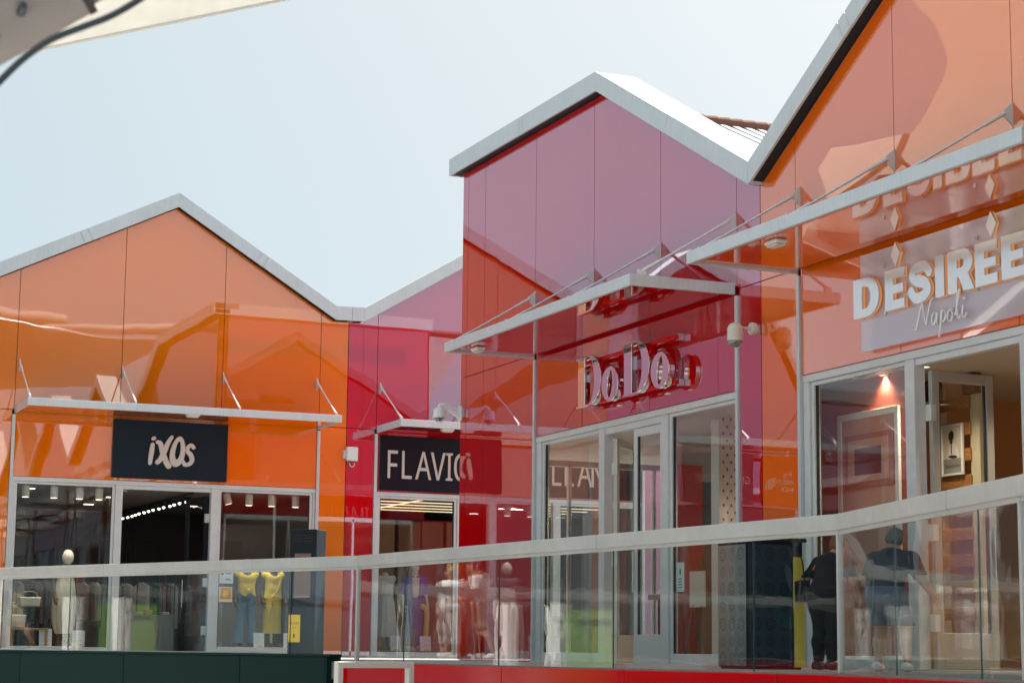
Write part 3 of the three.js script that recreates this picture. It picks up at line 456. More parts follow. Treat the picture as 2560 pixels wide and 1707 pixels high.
{ // the two kinds of cladding below the railing
  const g = baseWall('planter_wall', 'dark green panelled wall under the left stretch of railing', [3.3, -31.28], [7.36, -22.6], M.darkGreen, 0.055, 2.29, 1.2, 0.1);
  add(g.t, 'end_panel', rspan(g.f.len + 0.002, g.f.len + 0.03, 0.02, g.h, -0.1, 0.13, 0.004), M.darkGreen); add(g.t, 'cap', rspan(0, g.f.len + 0.12, g.h, g.h + 0.03, -0.02, 0.16, 0.006), M.darkGreen); add(g.t, 'light_edge', span(0, g.f.len * 0.86, g.h + 0.03, g.h + 0.042, -0.01, 0.1), M.cream);
  baseWall('terrace_wall', 'glossy red panelled wall under the middle stretch of railing', [7.31, -24.3], [8.42, -13.3], M.wallRed, -0.012, 2.29, 1.2, 0.07);
  baseWall('terrace_wall', 'glossy red panelled wall under the right stretch of railing', [8.42, -13.3], [7.52, -9.85], M.wallRed, -0.012, 2.29, 1.4, 0.07);
  baseWall('terrace_wall', 'glossy red panelled wall under railing beyond the right edge', [7.52, -9.85], [6.2, -6.2], M.wallRed, -0.012, 2.29, 2.29, 0.07);
  baseWall('terrace_wall', 'red panelled wall under railing beside the viewer', [6.2, -6.2], [6.4, 26], M.red, -0.012, 2.29, 2.29, 0.07);
  baseWall('terrace_wall', 'red panelled wall under railing before the left shops', [-26, -30.6], [3.2, -31.1], M.red, -0.012, 2.29, 2.29, 0.07);
}
{ // white frame on the lower level
  const t = thing('frame_stand', 'empty cream metal poster frame standing before the red terrace wall', 'poster stand', [6.3, GROUND, -18.08], 0.25);
  add(t, 'upright', rspan(-0.43, -0.37, 0.02, 1.38, -0.04, 0.04, 0.008), M.cream); add(t, 'upright', rspan(0.37, 0.43, 0.02, 1.38, -0.04, 0.04, 0.008), M.cream); add(t, 'top_bar', rspan(-0.369, 0.369, 1.32, 1.38, -0.04, 0.04, 0.008), M.cream); add(t, 'lower_bar', rspan(-0.369, 0.369, 0.3, 0.36, -0.04, 0.04, 0.008), M.cream); add(t, 'foot', [rspan(-0.42, -0.26, 0, 0.02, -0.25, 0.25), rspan(0.26, 0.42, 0, 0.02, -0.25, 0.25)], M.cream);
}

// ------------------------------------------------------------------ fittings on the walls
{ // dome camera on an arm, at the corner of the tall red shop
  const c = thing('dome_camera', 'white dome camera on a bent arm at the left edge of tall red shop', 'camera', [11, 3.66, -27.72], -Math.PI / 2); c.scale.setScalar(0.64);
  add(c, 'mounting_plate', rspan(-0.06, 0.06, -0.1, 0.1, 0.002, 0.09, 0.006), M.steel); add(c, 'wall_plate', rspan(-0.085, 0.085, -0.19, 0.16, 0.092, 0.12, 0.01), M.whitePlastic);
  add(c, 'arm', [tube([[0, -0.03, 0.12], [0, 0.05, 0.26], [0, 0.12, 0.42], [0, 0.16, 0.56], [0, 0.13, 0.62], [0, 0.07, 0.625]], 0.045, 20, 8), poly([[0.1, -0.17], [0.12, 0.12], [0.5, 0.17], [0.5, 0.1]], 0.05, -0.025, 0.006).rotateY(-Math.PI / 2)], M.whitePlastic);
  add(c, 'housing', new THREE.LatheGeometry([[0, 0.09], [0.08, 0.085], [0.14, 0.05], [0.155, -0.1], [0.165, -0.14], [0.14, -0.145], [0.12, -0.145]].map(p => new THREE.Vector2(...p)), 24).translate(0, 0, 0.62), M.whitePlastic);
  const d = add(c, 'dome', new THREE.SphereGeometry(0.125, 20, 10, 0, 7, Math.PI / 2, Math.PI / 2).translate(0, -0.14, 0.62), std([0.85, 0.85, 0.85], 0.02, { transmission: 0.9, ior: 1.5 })); add(c, 'lens', [new THREE.SphereGeometry(0.075, 14, 10).translate(0, -0.16, 0.62), new THREE.CylinderGeometry(0.03, 0.03, 0.03, 12).rotateX(1.2).translate(-0.03, -0.19, 0.68)], M.dome);
}
{ // capsule camera
  const c = thing('capsule_camera', 'cream capsule-shaped camera with grey lower dome at the red and orange joint', 'camera', [11, 3.67, -18.94], -Math.PI / 2); c.scale.setScalar(0.68);
  add(c, 'base_plate', rspan(-0.05, 0.05, -0.07, 0.07, 0.002, 0.09, 0.005), M.steel); add(c, 'wall_disc', new THREE.CylinderGeometry(0.1, 0.1, 0.07, 24).rotateX(Math.PI / 2).translate(0, 0, 0.127), M.warmWhite); add(c, 'arm', rod(V(0, 0, 0.15), V(0, 0, 0.36), 0.024), M.warmWhite);
  const prof = [[0, 0.1], [0.06, 0.088], [0.105, 0.05], [0.125, 0], [0.128, -0.1], [0.126, -0.104], [0.128, -0.108], [0.126, -0.2]].map(p => new THREE.Vector2(...p));
  add(c, 'housing', new THREE.LatheGeometry(prof, 24).translate(0, -0.02, 0.45), M.warmWhite); add(c, 'dome', new THREE.SphereGeometry(0.125, 22, 10, 0, 7, Math.PI / 2, Math.PI / 2).scale(1, 0.85, 1).translate(0, -0.22, 0.45), M.smoked);
}
{ const c = thing('junction_box', 'white plastic box with looped cable on red wall beside the orange shop', 'junction box', [11.7, 3.6, -35.2]);
  add(c, 'case', rspan(-0.11, 0.11, -0.02, 0.24, 0.06, 0.15, 0.02), M.whitePlastic); add(c, 'mount', rspan(-0.14, -0.02, 0.03, 0.18, 0.002, 0.06), M.whitePlastic); add(c, 'cable', tube([[-0.04, -0.02, 0.1], [-0.03, -0.1, 0.1], [0.01, -0.13, 0.1], [0.05, -0.1, 0.1], [0.06, -0.02, 0.1]], 0.009, 20), M.warmWhite); add(c, 'cable_gland', [rod(V(-0.04, -0.05, 0.1), V(-0.04, -0.018, 0.1), 0.016), rod(V(0.06, -0.05, 0.1), V(0.06, -0.018, 0.1), 0.016)], M.black); }
const lamp = (label, x, y, z, turn) => { const c = thing('canopy_lamp', label, 'lamp', [x, y, z], turn, 'emergency lamps under the canopies'); add(c, 'case', rspan(-0.12, 0.12, -0.045, 0, -0.07, 0.07, 0.02), M.whitePlastic); add(c, 'diffuser', rspan(-0.1, 0.1, -0.065, -0.046, -0.05, 0.05, 0.008), M.cream); };
lamp('small white lamp under orange canopy above the iXOs board', 8.42, 4.163, -34.05, 0); lamp('small white lamp under the red canopy near its left end', 9.95, 4.163, -24.6, -Math.PI / 2); lamp('small white lamp under right orange canopy near its left end', 9.92, 4.163, -16.75, -Math.PI / 2); lamp('small white lamp under the corner red canopy', 13.2, 4.163, -34.1, 0);

// ------------------------------------------------------------------ things on the terrace
{ // dark dispenser with gear pattern
  const gears = (bg, fg) => canvasTex(256, 512, (c, w, h) => { c.fillStyle = bg; c.fillRect(0, 0, w, h); c.strokeStyle = fg; c.fillStyle = fg; const gear = (x, y, r) => { c.lineWidth = r * 0.16; c.beginPath(); c.arc(x, y, r * 0.8, 0, 7); c.stroke(); for (let k = 0; k < 12; k++) { const a = k / 6 * Math.PI; c.beginPath(); c.arc(x + Math.cos(a) * r, y + Math.sin(a) * r, r * 0.12, 0, 7); c.fill(); } for (let k = 0; k < 4; k++) { c.beginPath(); c.arc(x + Math.cos(k * 1.571 + 0.8) * r * 0.35, y + Math.sin(k * 1.571 + 0.8) * r * 0.35, r * 0.15, 0, 7); c.fill(); } }; for (let j = 0; j < 7; j++) for (let i = 0; i < 3; i++) gear(45 + i * 84, 40 + j * 74, j % 2 ? 22 : 28); });
  const t = thing('info_kiosk', 'dark kiosk box with gear pattern and yellow side strip behind the railing', 'kiosk', [9.62, 0, -16.58]);
  add(t, 'body', rspan(-0.31, 0.3, 0.02, 1.18, -0.28, 0.27, 0.012), M.charcoal);
  const face = (name, w, h, tex, x, y, z, ry) => { const m = add(t, name, new THREE.PlaneGeometry(w, h), std([1, 1, 1], 0.45, { map: tex }), true); m.position.set(x, y, z); m.rotation.y = ry; return m; };
  face('patterned_side', 0.53, 1.12, gears('#74787a', '#4a5054'), -0.314, 0.59, 0, -Math.PI / 2); face('patterned_front', 0.46, 1.12, gears('#1b3644', '#0a161d'), -0.06, 0.59, 0.2745, 0);  // side print paler than the front: its reflected light is put into the colours
  add(t, 'yellow_strip', rspan(0.19, 0.3, 0.02, 1.04, 0.272, 0.29, 0.004), std([0.62, 0.5, 0.07], 0.5));
  face('strip_print', 0.1, 0.2, canvasTex(128, 256, (c, w, h) => { c.fillStyle = '#d0b845'; c.fillRect(0, 0, w, h); c.fillStyle = '#1a1a1a'; c.font = 'italic 44px serif'; c.textAlign = 'center'; c.fillText('Scalo', w / 2, 90); c.font = '17px sans-serif'; c.fillText('M I L A N O', w / 2, 122); c.beginPath(); c.arc(w / 2, 190, 14, 0, 7); c.fill(); }), 0.245, 0.68, 0.2925, 0);
  add(t, 'top_tray', rspan(-0.34, 0.33, 1.18, 1.215, -0.3, 0.3, 0.01), M.black); add(t, 'plinth', span(-0.29, 0.28, 0, 0.02, -0.26, 0.25), M.rubber);
}
{ // black totem before the orange shop
  const t = thing('info_totem', 'black info totem with a small screen before the orange shop window', 'totem', [10.28, 0, -33.1], -0.72);
  add(t, 'body', rspan(-0.25, 0.25, 0.03, 2.16, -0.2, 0.2, 0.012), M.charcoal); add(t, 'screen', rspan(-0.15, 0.15, 1.0, 1.75, 0.198, 0.21, 0.003), std([0.2, 0.13, 0.1], 0.05, { clearcoat: 1 })); add(t, 'vent', Array.from({ length: 6 }, (_, k) => span(-0.17 + (k % 2) * 0.18, -0.02 + (k % 2) * 0.18, 1.95 + Math.floor(k / 2) * 0.05, 1.963 + Math.floor(k / 2) * 0.05, 0.199, 0.204)), M.black); add(t, 'plinth', span(-0.27, 0.27, 0, 0.03, -0.22, 0.22), M.rubber);
  const y = thing('yellow_leaflet', 'small yellow card fixed low on the black totem', 'leaflet', [10.0, 0.25, -32.86], -0.5); add(y, 'card', rspan(-0.1, 0.1, 0, 0.46, 0, 0.01, 0.002), std([0.75, 0.52, 0.02], 0.5));
  const pr = add(y, 'print', new THREE.PlaneGeometry(0.19, 0.44), std([1, 1, 1], 0.5, { map: canvasTex(128, 256, (c, w, h) => { c.fillStyle = '#e6bd14'; c.fillRect(0, 0, w, h); c.fillStyle = '#3a3010'; c.font = 'italic 40px serif'; c.textAlign = 'center'; c.fillText('Scalo', w / 2, 90); c.fillRect(40, 120, 48, 4); c.beginPath(); c.ellipse(w / 2, 200, 10, 22, 0, 0, 7); c.fill(); }) }), true); pr.position.set(0, 0.23, 0.0125);
}

// ------------------------------------------------------------------ the rest of the two rows, seen in the glossy walls
const shutter = std([0.03, 0.035, 0.04], 0.08, { clearcoat: 1 });
function neighbour(o) { const s = makeShop({ ...o, depth: 5 }); s.P('shopfront_glass', span(o.pL + 0.03, o.pR - 0.03, 0.02, HEAD - 0.01, -0.1, -0.06), shutter); for (let k = 0; k < 4; k++) { const u = o.pL + 0.05 + (o.pR - o.pL - 0.1) * k / 3; s.P('frame_post', span(u - 0.04, u + 0.04, 0.02, HEAD - 0.01, -0.058, -0.02), M.alu); } return s; }
const three = (pL, pR) => [pL, pL + (pR - pL) / 3, pL + (pR - pL) * 2 / 3, pR];
neighbour({ name: 'neighbour_shop', label: 'red shop with General Store board, next left of the iXOs shop', side: 'A', u0: -1.9, u1: 4.976, pL: -1.2, pR: 4.4, glass: M.red, soffit: M.redSoffit, joint: M.blackJoint, prof: [[-1.9, 5.5], [0.5, 5.55], [1.6, 7.5], [3.2, 8.2], [4.595, 7.2]], joints: three(-1.2, 4.4), stays: three(-1.15, 4.35) });
neighbour({ name: 'neighbour_shop', label: 'orange shop farther left along the same row, outside the picture', side: 'A', u0: -8.8, u1: -1.904, pL: -8.1, pR: -2.5, glass: M.orange, soffit: M.orangeSoffit, joint: M.blackJoint, prof: [[-8.8, 6.4], [-5.4, 8.3], [-1.905, 5.5]], joints: three(-8.1, -2.5), stays: three(-8.05, -2.55) });
neighbour({ name: 'neighbour_shop', label: 'orange shop at the far left end of the row', side: 'A', u0: -15.6, u1: -8.804, pL: -15, pR: -9.4, glass: M.orange, soffit: M.orangeSoffit, joint: M.blackJoint, prof: [[-15.6, 6.4], [-12.2, 8.2], [-8.805, 6.4]], joints: three(-15, -9.4), stays: three(-14.95, -9.45) });
neighbour({ name: 'neighbour_shop', label: 'orange shop hidden behind the tall red shop, right of the corner red shop', side: 'A', u0: 18.404, u1: 25, pL: 19, pR: 24.5, glass: M.orange, soffit: M.orangeSoffit, joint: M.blackJoint, prof: [[18.405, 6.4], [21.7, 8.2], [25, 6.4]], joints: three(19, 24.5), stays: three(19.05, 24.45) });
neighbour({ name: 'neighbour_shop', label: 'red shop beyond the right edge, next to the steep orange shop', side: 'B', u0: -11.896, u1: -5.2, pL: -11.3, pR: -5.8, glass: M.red, soffit: M.redSoffit, joint: M.redJoint, prof: [[-11.895, 5.6], [-8.5, 7.8], [-5.2, 5.6]], joints: three(-11.3, -5.8), stays: three(-11.25, -5.85) });
neighbour({ name: 'neighbour_shop', label: 'yellow shop on the right hand row beside the viewer', side: 'B', u0: -5.196, u1: 1.5, pL: -4.6, pR: 0.9, glass: M.yellow, soffit: M.orangeSoffit, joint: M.orangeJoint, prof: [[-5.195, 5.6], [-1.8, 8.0], [1.5, 5.6]], joints: three(-4.6, 0.9), stays: three(-4.55, 0.85) });
neighbour({ name: 'neighbour_shop', label: 'orange shop on the right hand row behind the viewer', side: 'B', u0: 1.504, u1: 8.2, pL: 2.1, pR: 7.6, glass: M.orange, soffit: M.orangeSoffit, joint: M.orangeJoint, prof: [[1.505, 5.6], [4.9, 8.0], [8.2, 5.6]], joints: three(2.1, 7.6), stays: three(2.15, 7.55) });
{ const s = thing('shop_sign', 'dark board lettered GENERAL STORE on the neighbour shop, mirrored in the window', 'sign', [1.75, 3.09, -35.2]);
  add(s, 'board', rspan(0, 1.75, 0, 1.02, 0.002, 0.05), std([0.06, 0.07, 0.08], 0.5)); add(s, 'lettering', text('GENERAL STORE', fontSans, 0.16, 0.012, 0.86).translate(0.1, 0.42, 0.051), M.letter); }
{ const s = thing('shop_sign', 'small orange board with THE NORTH FACE lettering, mirrored in the orange wall', 'sign', [0.55, 3.09, -35.2]);
  add(s, 'board', rspan(0, 1.0, 0, 1.02, 0.002, 0.04), std([0.62, 0.1, 0.02], 0.5));
  [['THE', 0.59], ['NORTH', 0.44], ['FACE', 0.29]].forEach(([w, y]) => add(s, 'lettering', text(w, fontBold, 0.105, 0.012, 0.85).translate(0.28, y, 0.041), M.letter));
  for (let k = 0; k < 3; k++) { const o = 0.09 + k * 0.065, sh = new THREE.Shape(); sh.absarc(0, 0, o + 0.045, Math.PI / 2, 0, true); sh.absarc(0, 0, o, 0, Math.PI / 2, false); add(s, 'logo_arc', new THREE.ExtrudeGeometry(sh, { depth: 0.012, bevelEnabled: false }).translate(0.68, 0.32, 0.041), M.letter); } }

// ------------------------------------------------------------------ sails over the courtyard, and the mast that crosses the top corner
function membrane(parent, name, P00, P10, P11, P01, sagE, sagM, n = 18, mat = M.sail) {
  const pos = [], idx = [];
  for (let j = 0; j <= n; j++) for (let i = 0; i <= n; i++) {
    const u = i / n, v = j / n, eu = 4 * u * (1 - u), ev = 4 * v * (1 - v);
    const p = P00.clone().multiplyScalar((1 - u) * (1 - v)).addScaledVector(P10, u * (1 - v)).addScaledVector(P11, u * v).addScaledVector(P01, (1 - u) * v);
    const c = P00.clone().add(P10).add(P11).add(P01).multiplyScalar(0.25);
    p.addScaledVector(c.clone().sub(p), sagE * (eu * (Math.abs(v - 0.5) * 2) ** 2 + ev * (Math.abs(u - 0.5) * 2) ** 2)); p.y -= sagM * eu * ev; pos.push(p.x, p.y, p.z);
  }
  for (let j = 0; j < n; j++) for (let i = 0; i < n; i++) { const a = j * (n + 1) + i; idx.push(a, a + 1, a + n + 2, a, a + n + 2, a + n + 1); }
  const g = new THREE.BufferGeometry(); g.setAttribute('position', new THREE.Float32BufferAttribute(pos, 3)); g.setIndex(idx); g.computeVertexNormals(); return add(parent, name, g, mat);
}
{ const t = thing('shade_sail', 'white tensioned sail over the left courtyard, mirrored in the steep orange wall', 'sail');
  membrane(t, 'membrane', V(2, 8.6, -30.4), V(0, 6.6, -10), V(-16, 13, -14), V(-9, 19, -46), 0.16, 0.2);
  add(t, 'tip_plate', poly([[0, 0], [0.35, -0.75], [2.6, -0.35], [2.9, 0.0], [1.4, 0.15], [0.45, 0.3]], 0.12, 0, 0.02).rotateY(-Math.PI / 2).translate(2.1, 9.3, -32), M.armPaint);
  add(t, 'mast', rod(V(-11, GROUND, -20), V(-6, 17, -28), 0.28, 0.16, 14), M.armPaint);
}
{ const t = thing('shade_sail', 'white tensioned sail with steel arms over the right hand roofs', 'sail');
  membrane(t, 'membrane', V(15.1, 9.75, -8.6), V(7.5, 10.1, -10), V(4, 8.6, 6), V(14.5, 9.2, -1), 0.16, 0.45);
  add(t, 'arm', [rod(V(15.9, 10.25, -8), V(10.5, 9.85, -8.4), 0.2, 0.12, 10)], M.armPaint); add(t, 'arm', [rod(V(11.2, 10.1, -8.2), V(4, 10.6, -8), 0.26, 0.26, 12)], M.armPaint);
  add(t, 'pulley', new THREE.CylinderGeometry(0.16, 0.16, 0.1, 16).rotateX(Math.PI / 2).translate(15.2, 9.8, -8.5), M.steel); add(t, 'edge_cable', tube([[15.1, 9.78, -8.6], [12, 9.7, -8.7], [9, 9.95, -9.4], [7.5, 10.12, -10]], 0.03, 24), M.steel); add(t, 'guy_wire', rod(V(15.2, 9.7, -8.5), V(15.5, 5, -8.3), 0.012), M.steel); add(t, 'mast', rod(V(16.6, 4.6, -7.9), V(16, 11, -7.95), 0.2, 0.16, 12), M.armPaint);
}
{ const t = thing('sail_mast', 'thick pale mast tube with bolts and a dark cable in the top left corner', 'mast');
  const a = V(0.668, 1.99, -5.677), b = V(0.993, 2.213, -5.551), d = b.clone().sub(a).normalize(), A0 = a.clone().addScaledVector(d, -2.6), B0 = b.clone().addScaledVector(d, 3), at = k => a.clone().addScaledVector(d, k), R = 0.245;
  add(t, 'tube', rod(A0, at(0.3), R, R, 40), M.mast); add(t, 'tube', rod(at(0.312), B0, R * 0.93, R * 0.93, 40), M.mast);
  add(t, 'clamp_band', rod(at(0.295), at(0.318), R * 1.02, R * 1.02, 40), M.black);
  for (const [px, py, pz] of [[0.826, 1.888, -5.45], [0.93, 1.98, -5.41], [0.76, 1.8, -5.48]]) add(t, 'bolt', new THREE.CylinderGeometry(0.011, 0.013, 0.05, 6).rotateX(Math.PI / 2 - 0.2).translate(px, py, pz), M.cableBlue);
  add(t, 'cable', tube([[0.7, 1.6, -5.74], [0.816, 1.754, -5.722], [0.88, 1.825, -5.69], [0.945, 1.874, -5.65], [1.03, 1.915, -5.62], [1.101, 1.95, -5.6], [1.18, 2.005, -5.57], [1.3, 2.12, -5.53]].map(q => V(q[0] * 0.93, 0.145 + (q[1] - 0.145) * 0.93, q[2] * 0.93)), 0.0095, 40, 8), M.cableBlue);
  add(t, 'post', rod(A0.clone().add(V(-0.05, 0.2, 0.02)), V(A0.x - 0.3, GROUND, A0.z + 0.2), R, R, 24), M.mast);
}
{ const t = thing('shade_sail', 'pale sail edge across the top left corner of the sky', 'sail');
  membrane(t, 'membrane', V(1.9, 4.06, -13.35), V(3.85, 4.585, -12.72), V(4.2, 8.5, -6), V(-1.5, 6.4, -9), 0, 0.1, 12, M.cornerSail);
  add(t, 'edge_cable', tube([[1.9, 4.06, -13.35], [2.8, 4.3, -13.05], [3.85, 4.585, -12.72]], 0.012, 16), M.cream);
}

{ // unseen dark block, added to cut the bright haze mirrored in the railing glass
  const t = thing('added_courtyard_block', 'added slate grey block across the courtyard, unseen, darkens the railing reflections', 'building', [-17, GROUND, -8]);
  add(t, 'wall', span(-6, 0, 0, 7.5, -20, 24), std([0.13, 0.15, 0.16], 0.8, { map: grimeTex })); add(t, 'roof', span(-6.2, 0.25, 7.502, 7.75, -20.2, 24.2), M.roof);
  for (let k = 0; k < 9; k++) { const z = -17.5 + k * 4.7, w = new THREE.Group(); w.name = 'window'; t.add(w); add(w, 'pane', span(-0.05, 0.02, 1, 3.6, z - 1.2, z + 1.2), shutter); add(w, 'frame', [span(0.0, 0.06, 3.6, 3.7, z - 1.3, z + 1.3), span(0.0, 0.06, 0.9, 1, z - 1.3, z + 1.3), span(0, 0.06, 1, 3.6, z - 1.3, z - 1.2), span(0, 0.06, 1, 3.6, z + 1.2, z + 1.3)], M.alu); }
}

// ------------------------------------------------------------------ figures: tapered capsules joined smoothly, meshed on a grid
function blob(bones, centre, half, res, { k = 0.03, grow = 0, clip = null, mat = null } = {}) {
  const mc = new MarchingCubes(res, new THREE.MeshBasicMaterial(), false, false, 120000), F = mc.field, hs = res / 2;
  const B = bones.map(b => { const [ax, ay, az, ra, bx, by, bz, rb] = b; const dx = bx - ax, dy = by - ay, dz = bz - az; return { ax, ay, az, ra: ra + grow, rb: rb + grow, dx, dy, dz, l2: dx * dx + dy * dy + dz * dz || 1e-9 }; });
  for (let z = 0; z < res; z++) for (let y = 0; y < res; y++) for (let x = 0; x < res; x++) {
    const X = centre[0] + (x - hs) / hs * half, Y = centre[1] + (y - hs) / hs * half, Z = centre[2] + (z - hs) / hs * half;
    let d = 1e3;
    for (const b of B) {
      const px = X - b.ax, py = Y - b.ay, pz = Z - b.az; let t = (px * b.dx + py * b.dy + pz * b.dz) / b.l2; t = t < 0 ? 0 : t > 1 ? 1 : t;
      const qx = px - b.dx * t, qy = py - b.dy * t, qz = pz - b.dz * t, e = Math.sqrt(qx * qx + qy * qy + qz * qz) - (b.ra + (b.rb - b.ra) * t);
      if (e > d + k) continue; const h = Math.max(k - Math.abs(d - e), 0) / k; d = Math.min(d, e) - h * h * k * 0.25;
    }
    if (clip) d = Math.max(d, clip(X, Y, Z));
    F[x + y * res + z * res * res] = -d;
  }
  mc.isolation = 0; mc.update();
  const g0 = new THREE.BufferGeometry(); g0.setAttribute('position', new THREE.BufferAttribute(mc.positionArray.slice(0, mc.count * 3), 3));
  const g = mergeVertices(g0, half / res * 0.02); g.scale(half, half, half).translate(...centre); g.computeVertexNormals(); return g;
}
const j = (a, ra, b, rb) => [...a, ra, ...b, rb];
function hand(w, dir, palm, side, curl = 0.5, size = 1) {         // wrist, finger direction, palm normal, thumb side (+1 or -1)
  const d = V(...dir).normalize(), n = V(...palm), s = V().crossVectors(n, d).normalize().multiplyScalar(side); n.crossVectors(d, s).normalize().multiplyScalar(side); const W = V(...w), P = (f, a, c) => W.clone().addScaledVector(d, f * size).addScaledVector(s, a * size).addScaledVector(n, c * size).toArray(), bones = [];
  for (const a of [-0.027, 0, 0.027]) bones.push(j(P(0.0, a * 0.7, 0), 0.02 * size, P(0.085, a, 0), 0.016 * size));
  [[-0.033, 0.06], [-0.011, 0.074], [0.011, 0.08], [0.033, 0.07]].forEach(([a, l]) => { const c = curl; bones.push(j(P(0.088, a, 0), 0.0105 * size, P(0.088 + l * 0.45, a, l * 0.25 * c), 0.0095 * size)); bones.push(j(P(0.088 + l * 0.45, a, l * 0.25 * c), 0.0095 * size, P(0.088 + l * (0.45 + 0.4 * (1 - c * 0.6)), a, l * (0.25 + 0.5) * c), 0.0075 * size)); });
  bones.push(j(P(0.02, 0.03, 0.005), 0.014 * size, P(0.055, 0.058, 0.018), 0.012 * size)); bones.push(j(P(0.055, 0.058, 0.018), 0.012 * size, P(0.09, 0.062, 0.03), 0.009 * size));
  return blob(bones, P(0.07, 0.005, 0.01), 0.125 * size, 44, { k: 0.008 * size });
}
function head(c, face, up, size = 1, mannequin = false) {           // centre, facing direction, up
  const f = V(...face).normalize(), u = V(...up).normalize(), s = V().crossVectors(u, f).normalize(), C = V(...c), P = (a, b, d) => C.clone().addScaledVector(s, a * size).addScaledVector(u, b * size).addScaledVector(f, d * size).toArray();
  const b = [j(P(0, 0.03, -0.015), 0.088 * size, P(0, 0.02, 0.015), 0.083 * size), j(P(0, -0.05, 0.025), 0.06 * size, P(0, -0.085, 0.045), 0.036 * size), j(P(-0.02, 0.01, 0.05), 0.05 * size, P(0.02, 0.01, 0.05), 0.05 * size)];
  if (!mannequin) { b.push(j(P(0, 0.015, 0.098), 0.011 * size, P(0, -0.022, 0.112), 0.015 * size)); for (const q of [-1, 1]) { b.push(j(P(q * 0.083, 0.015, -0.005), 0.016 * size, P(q * 0.085, -0.02, 0), 0.011 * size)); b.push(j(P(q * 0.033, 0.028, 0.094), 0.009 * size, P(q * 0.036, 0.028, 0.094), 0.009 * size)); } b.push(j(P(-0.022, -0.05, 0.088), 0.008 * size, P(0.022, -0.05, 0.088), 0.008 * size)); }
  return blob(b, c, 0.16 * size, 44, { k: 0.02 * size });
}
// pose in the figure's own frame: feet at y = 0, facing +z, +x is the figure's left
function limbs(p) {
  const T = p.build ?? 1;
  return {
    torso: [j(p.hip, 0.125 * T, p.waist, 0.11 * T), j(p.waist, 0.11 * T, p.chest, 0.125 * T), ...[-1, 1].map(s => j([p.hip[0] + s * 0.07, p.hip[1], p.hip[2]], 0.115 * T, [p.waist[0] + s * 0.055, p.waist[1], p.waist[2]], 0.09 * T)), ...[0, 1].map(i => j(p.chest, 0.12 * T, p.sh[i], 0.062 * T)), ...[0, 1].map(i => j([p.waist[0] + (i ? -1 : 1) * 0.05, p.waist[1], p.waist[2]], 0.09 * T, [p.chest[0] + (i ? -1 : 1) * 0.08, p.chest[1], p.chest[2]], 0.1 * T))],
    neck: [j(p.chest, 0.06, p.neck, 0.055), j(p.neck, 0.054, p.head, 0.05)],
    arm: i => [j(p.sh[i], 0.06 * T, p.el[i], 0.042 * T), j(p.el[i], 0.042 * T, p.wr[i], 0.028 * T)],
    upperArm: i => [j(p.sh[i], 0.062 * T, p.el[i], 0.046 * T)],
    leg: i => [j([p.hip[0] + (i ? -0.09 : 0.09), p.hip[1] - 0.02, p.hip[2]], 0.095 * T, p.kn[i], 0.06 * T), j(p.kn[i], 0.058 * T, [(p.kn[i][0] + p.an[i][0]) / 2, p.kn[i][1] * 0.62 + p.an[i][1] * 0.38, (p.kn[i][2] + p.an[i][2]) / 2 - 0.02], 0.056 * T), j([(p.kn[i][0] + p.an[i][0]) / 2, p.kn[i][1] * 0.62 + p.an[i][1] * 0.38, (p.kn[i][2] + p.an[i][2]) / 2 - 0.02], 0.055 * T, p.an[i], 0.036)],
    foot: i => { const [x, , z] = p.an[i], o = p.toe?.[i] ?? 0.1; return [j([x, 0.045, z - 0.04], 0.04, [x + o * 0.4, 0.035, z + 0.08], 0.038), j([x + o * 0.4, 0.035, z + 0.08], 0.036, [x + o * 0.8, 0.026, z + 0.16], 0.025)]; },
  };
}
const RES = 88;
function figure(t, p, o) {
  const l = limbs(p), c = [0, 0.82, 0.12], H = 0.98;
  const skinG = [blob([...l.torso.map(b => { const q = [...b]; q[3] *= 0.9; q[7] *= 0.9; return q; }), ...l.neck, ...l.arm(0), ...l.arm(1), ...l.leg(0), ...l.leg(1), ...l.foot(0), ...l.foot(1)], c, H, RES, { k: 0.035 }), head(p.head, p.face, p.up ?? [0, 1, 0], p.headSize ?? 1, o.mannequin)];
  for (const i of [0, 1]) skinG.push(hand(p.wr[i], V(...p.wr[i]).sub(V(...p.el[i])).toArray(), p.palm?.[i] ?? [i ? 1 : -1, 0, 0], i ? -1 : 1, o.curl ?? 0.5));
  add(t, 'body', skinG, o.skin); return l;
}
const garment = (t, name, bones, grow, mat, clip, k = 0.04) => add(t, name, blob(bones, [0, 0.82, 0.12], 0.98, RES, { k, grow, clip }), mat);
function hairCap(t, p, mat, { len = 0.05, bun = false, size = 1 } = {}) {
  const f = V(...p.face).normalize(), u = V(...(p.up ?? [0, 1, 0])).normalize(), C = V(...p.head), P = (a, b, d) => C.clone().addScaledVector(V().crossVectors(u, f).normalize(), a).addScaledVector(u, b).addScaledVector(f, d).toArray();
  const b = [j(P(0, 0.055, -0.03), 0.088, P(0, 0.055, 0.0), 0.084), j(P(-0.045, 0.0, -0.045), 0.06, P(0.045, 0.0, -0.045), 0.06), j(P(0, -len, -0.06), 0.05, P(0, 0.03, -0.05), 0.075)]; for (let i = 0; i < 14; i++) { const a = rr(-1, 1), e = rr(-0.04, 0.1); b.push(j(P(a * 0.07, e, -0.07 + Math.abs(a) * 0.04), 0.02, P(a * 0.085, e - 0.03, -0.09 + Math.abs(a) * 0.06), 0.012)); }
  add(t, 'hair', blob(b, p.head, 0.17, 48, { k: 0.018 }), mat);
}
const shoe = (t, l, i, mat, sole) => { add(t, 'shoe', blob(l.foot(i), [l.foot(i)[0][0], 0.06, l.foot(i)[0][2] + 0.06], 0.19, 40, { k: 0.03, grow: 0.022, clip: (x, y) => Math.max(y - 0.11, 0.008 - y) }), mat); };
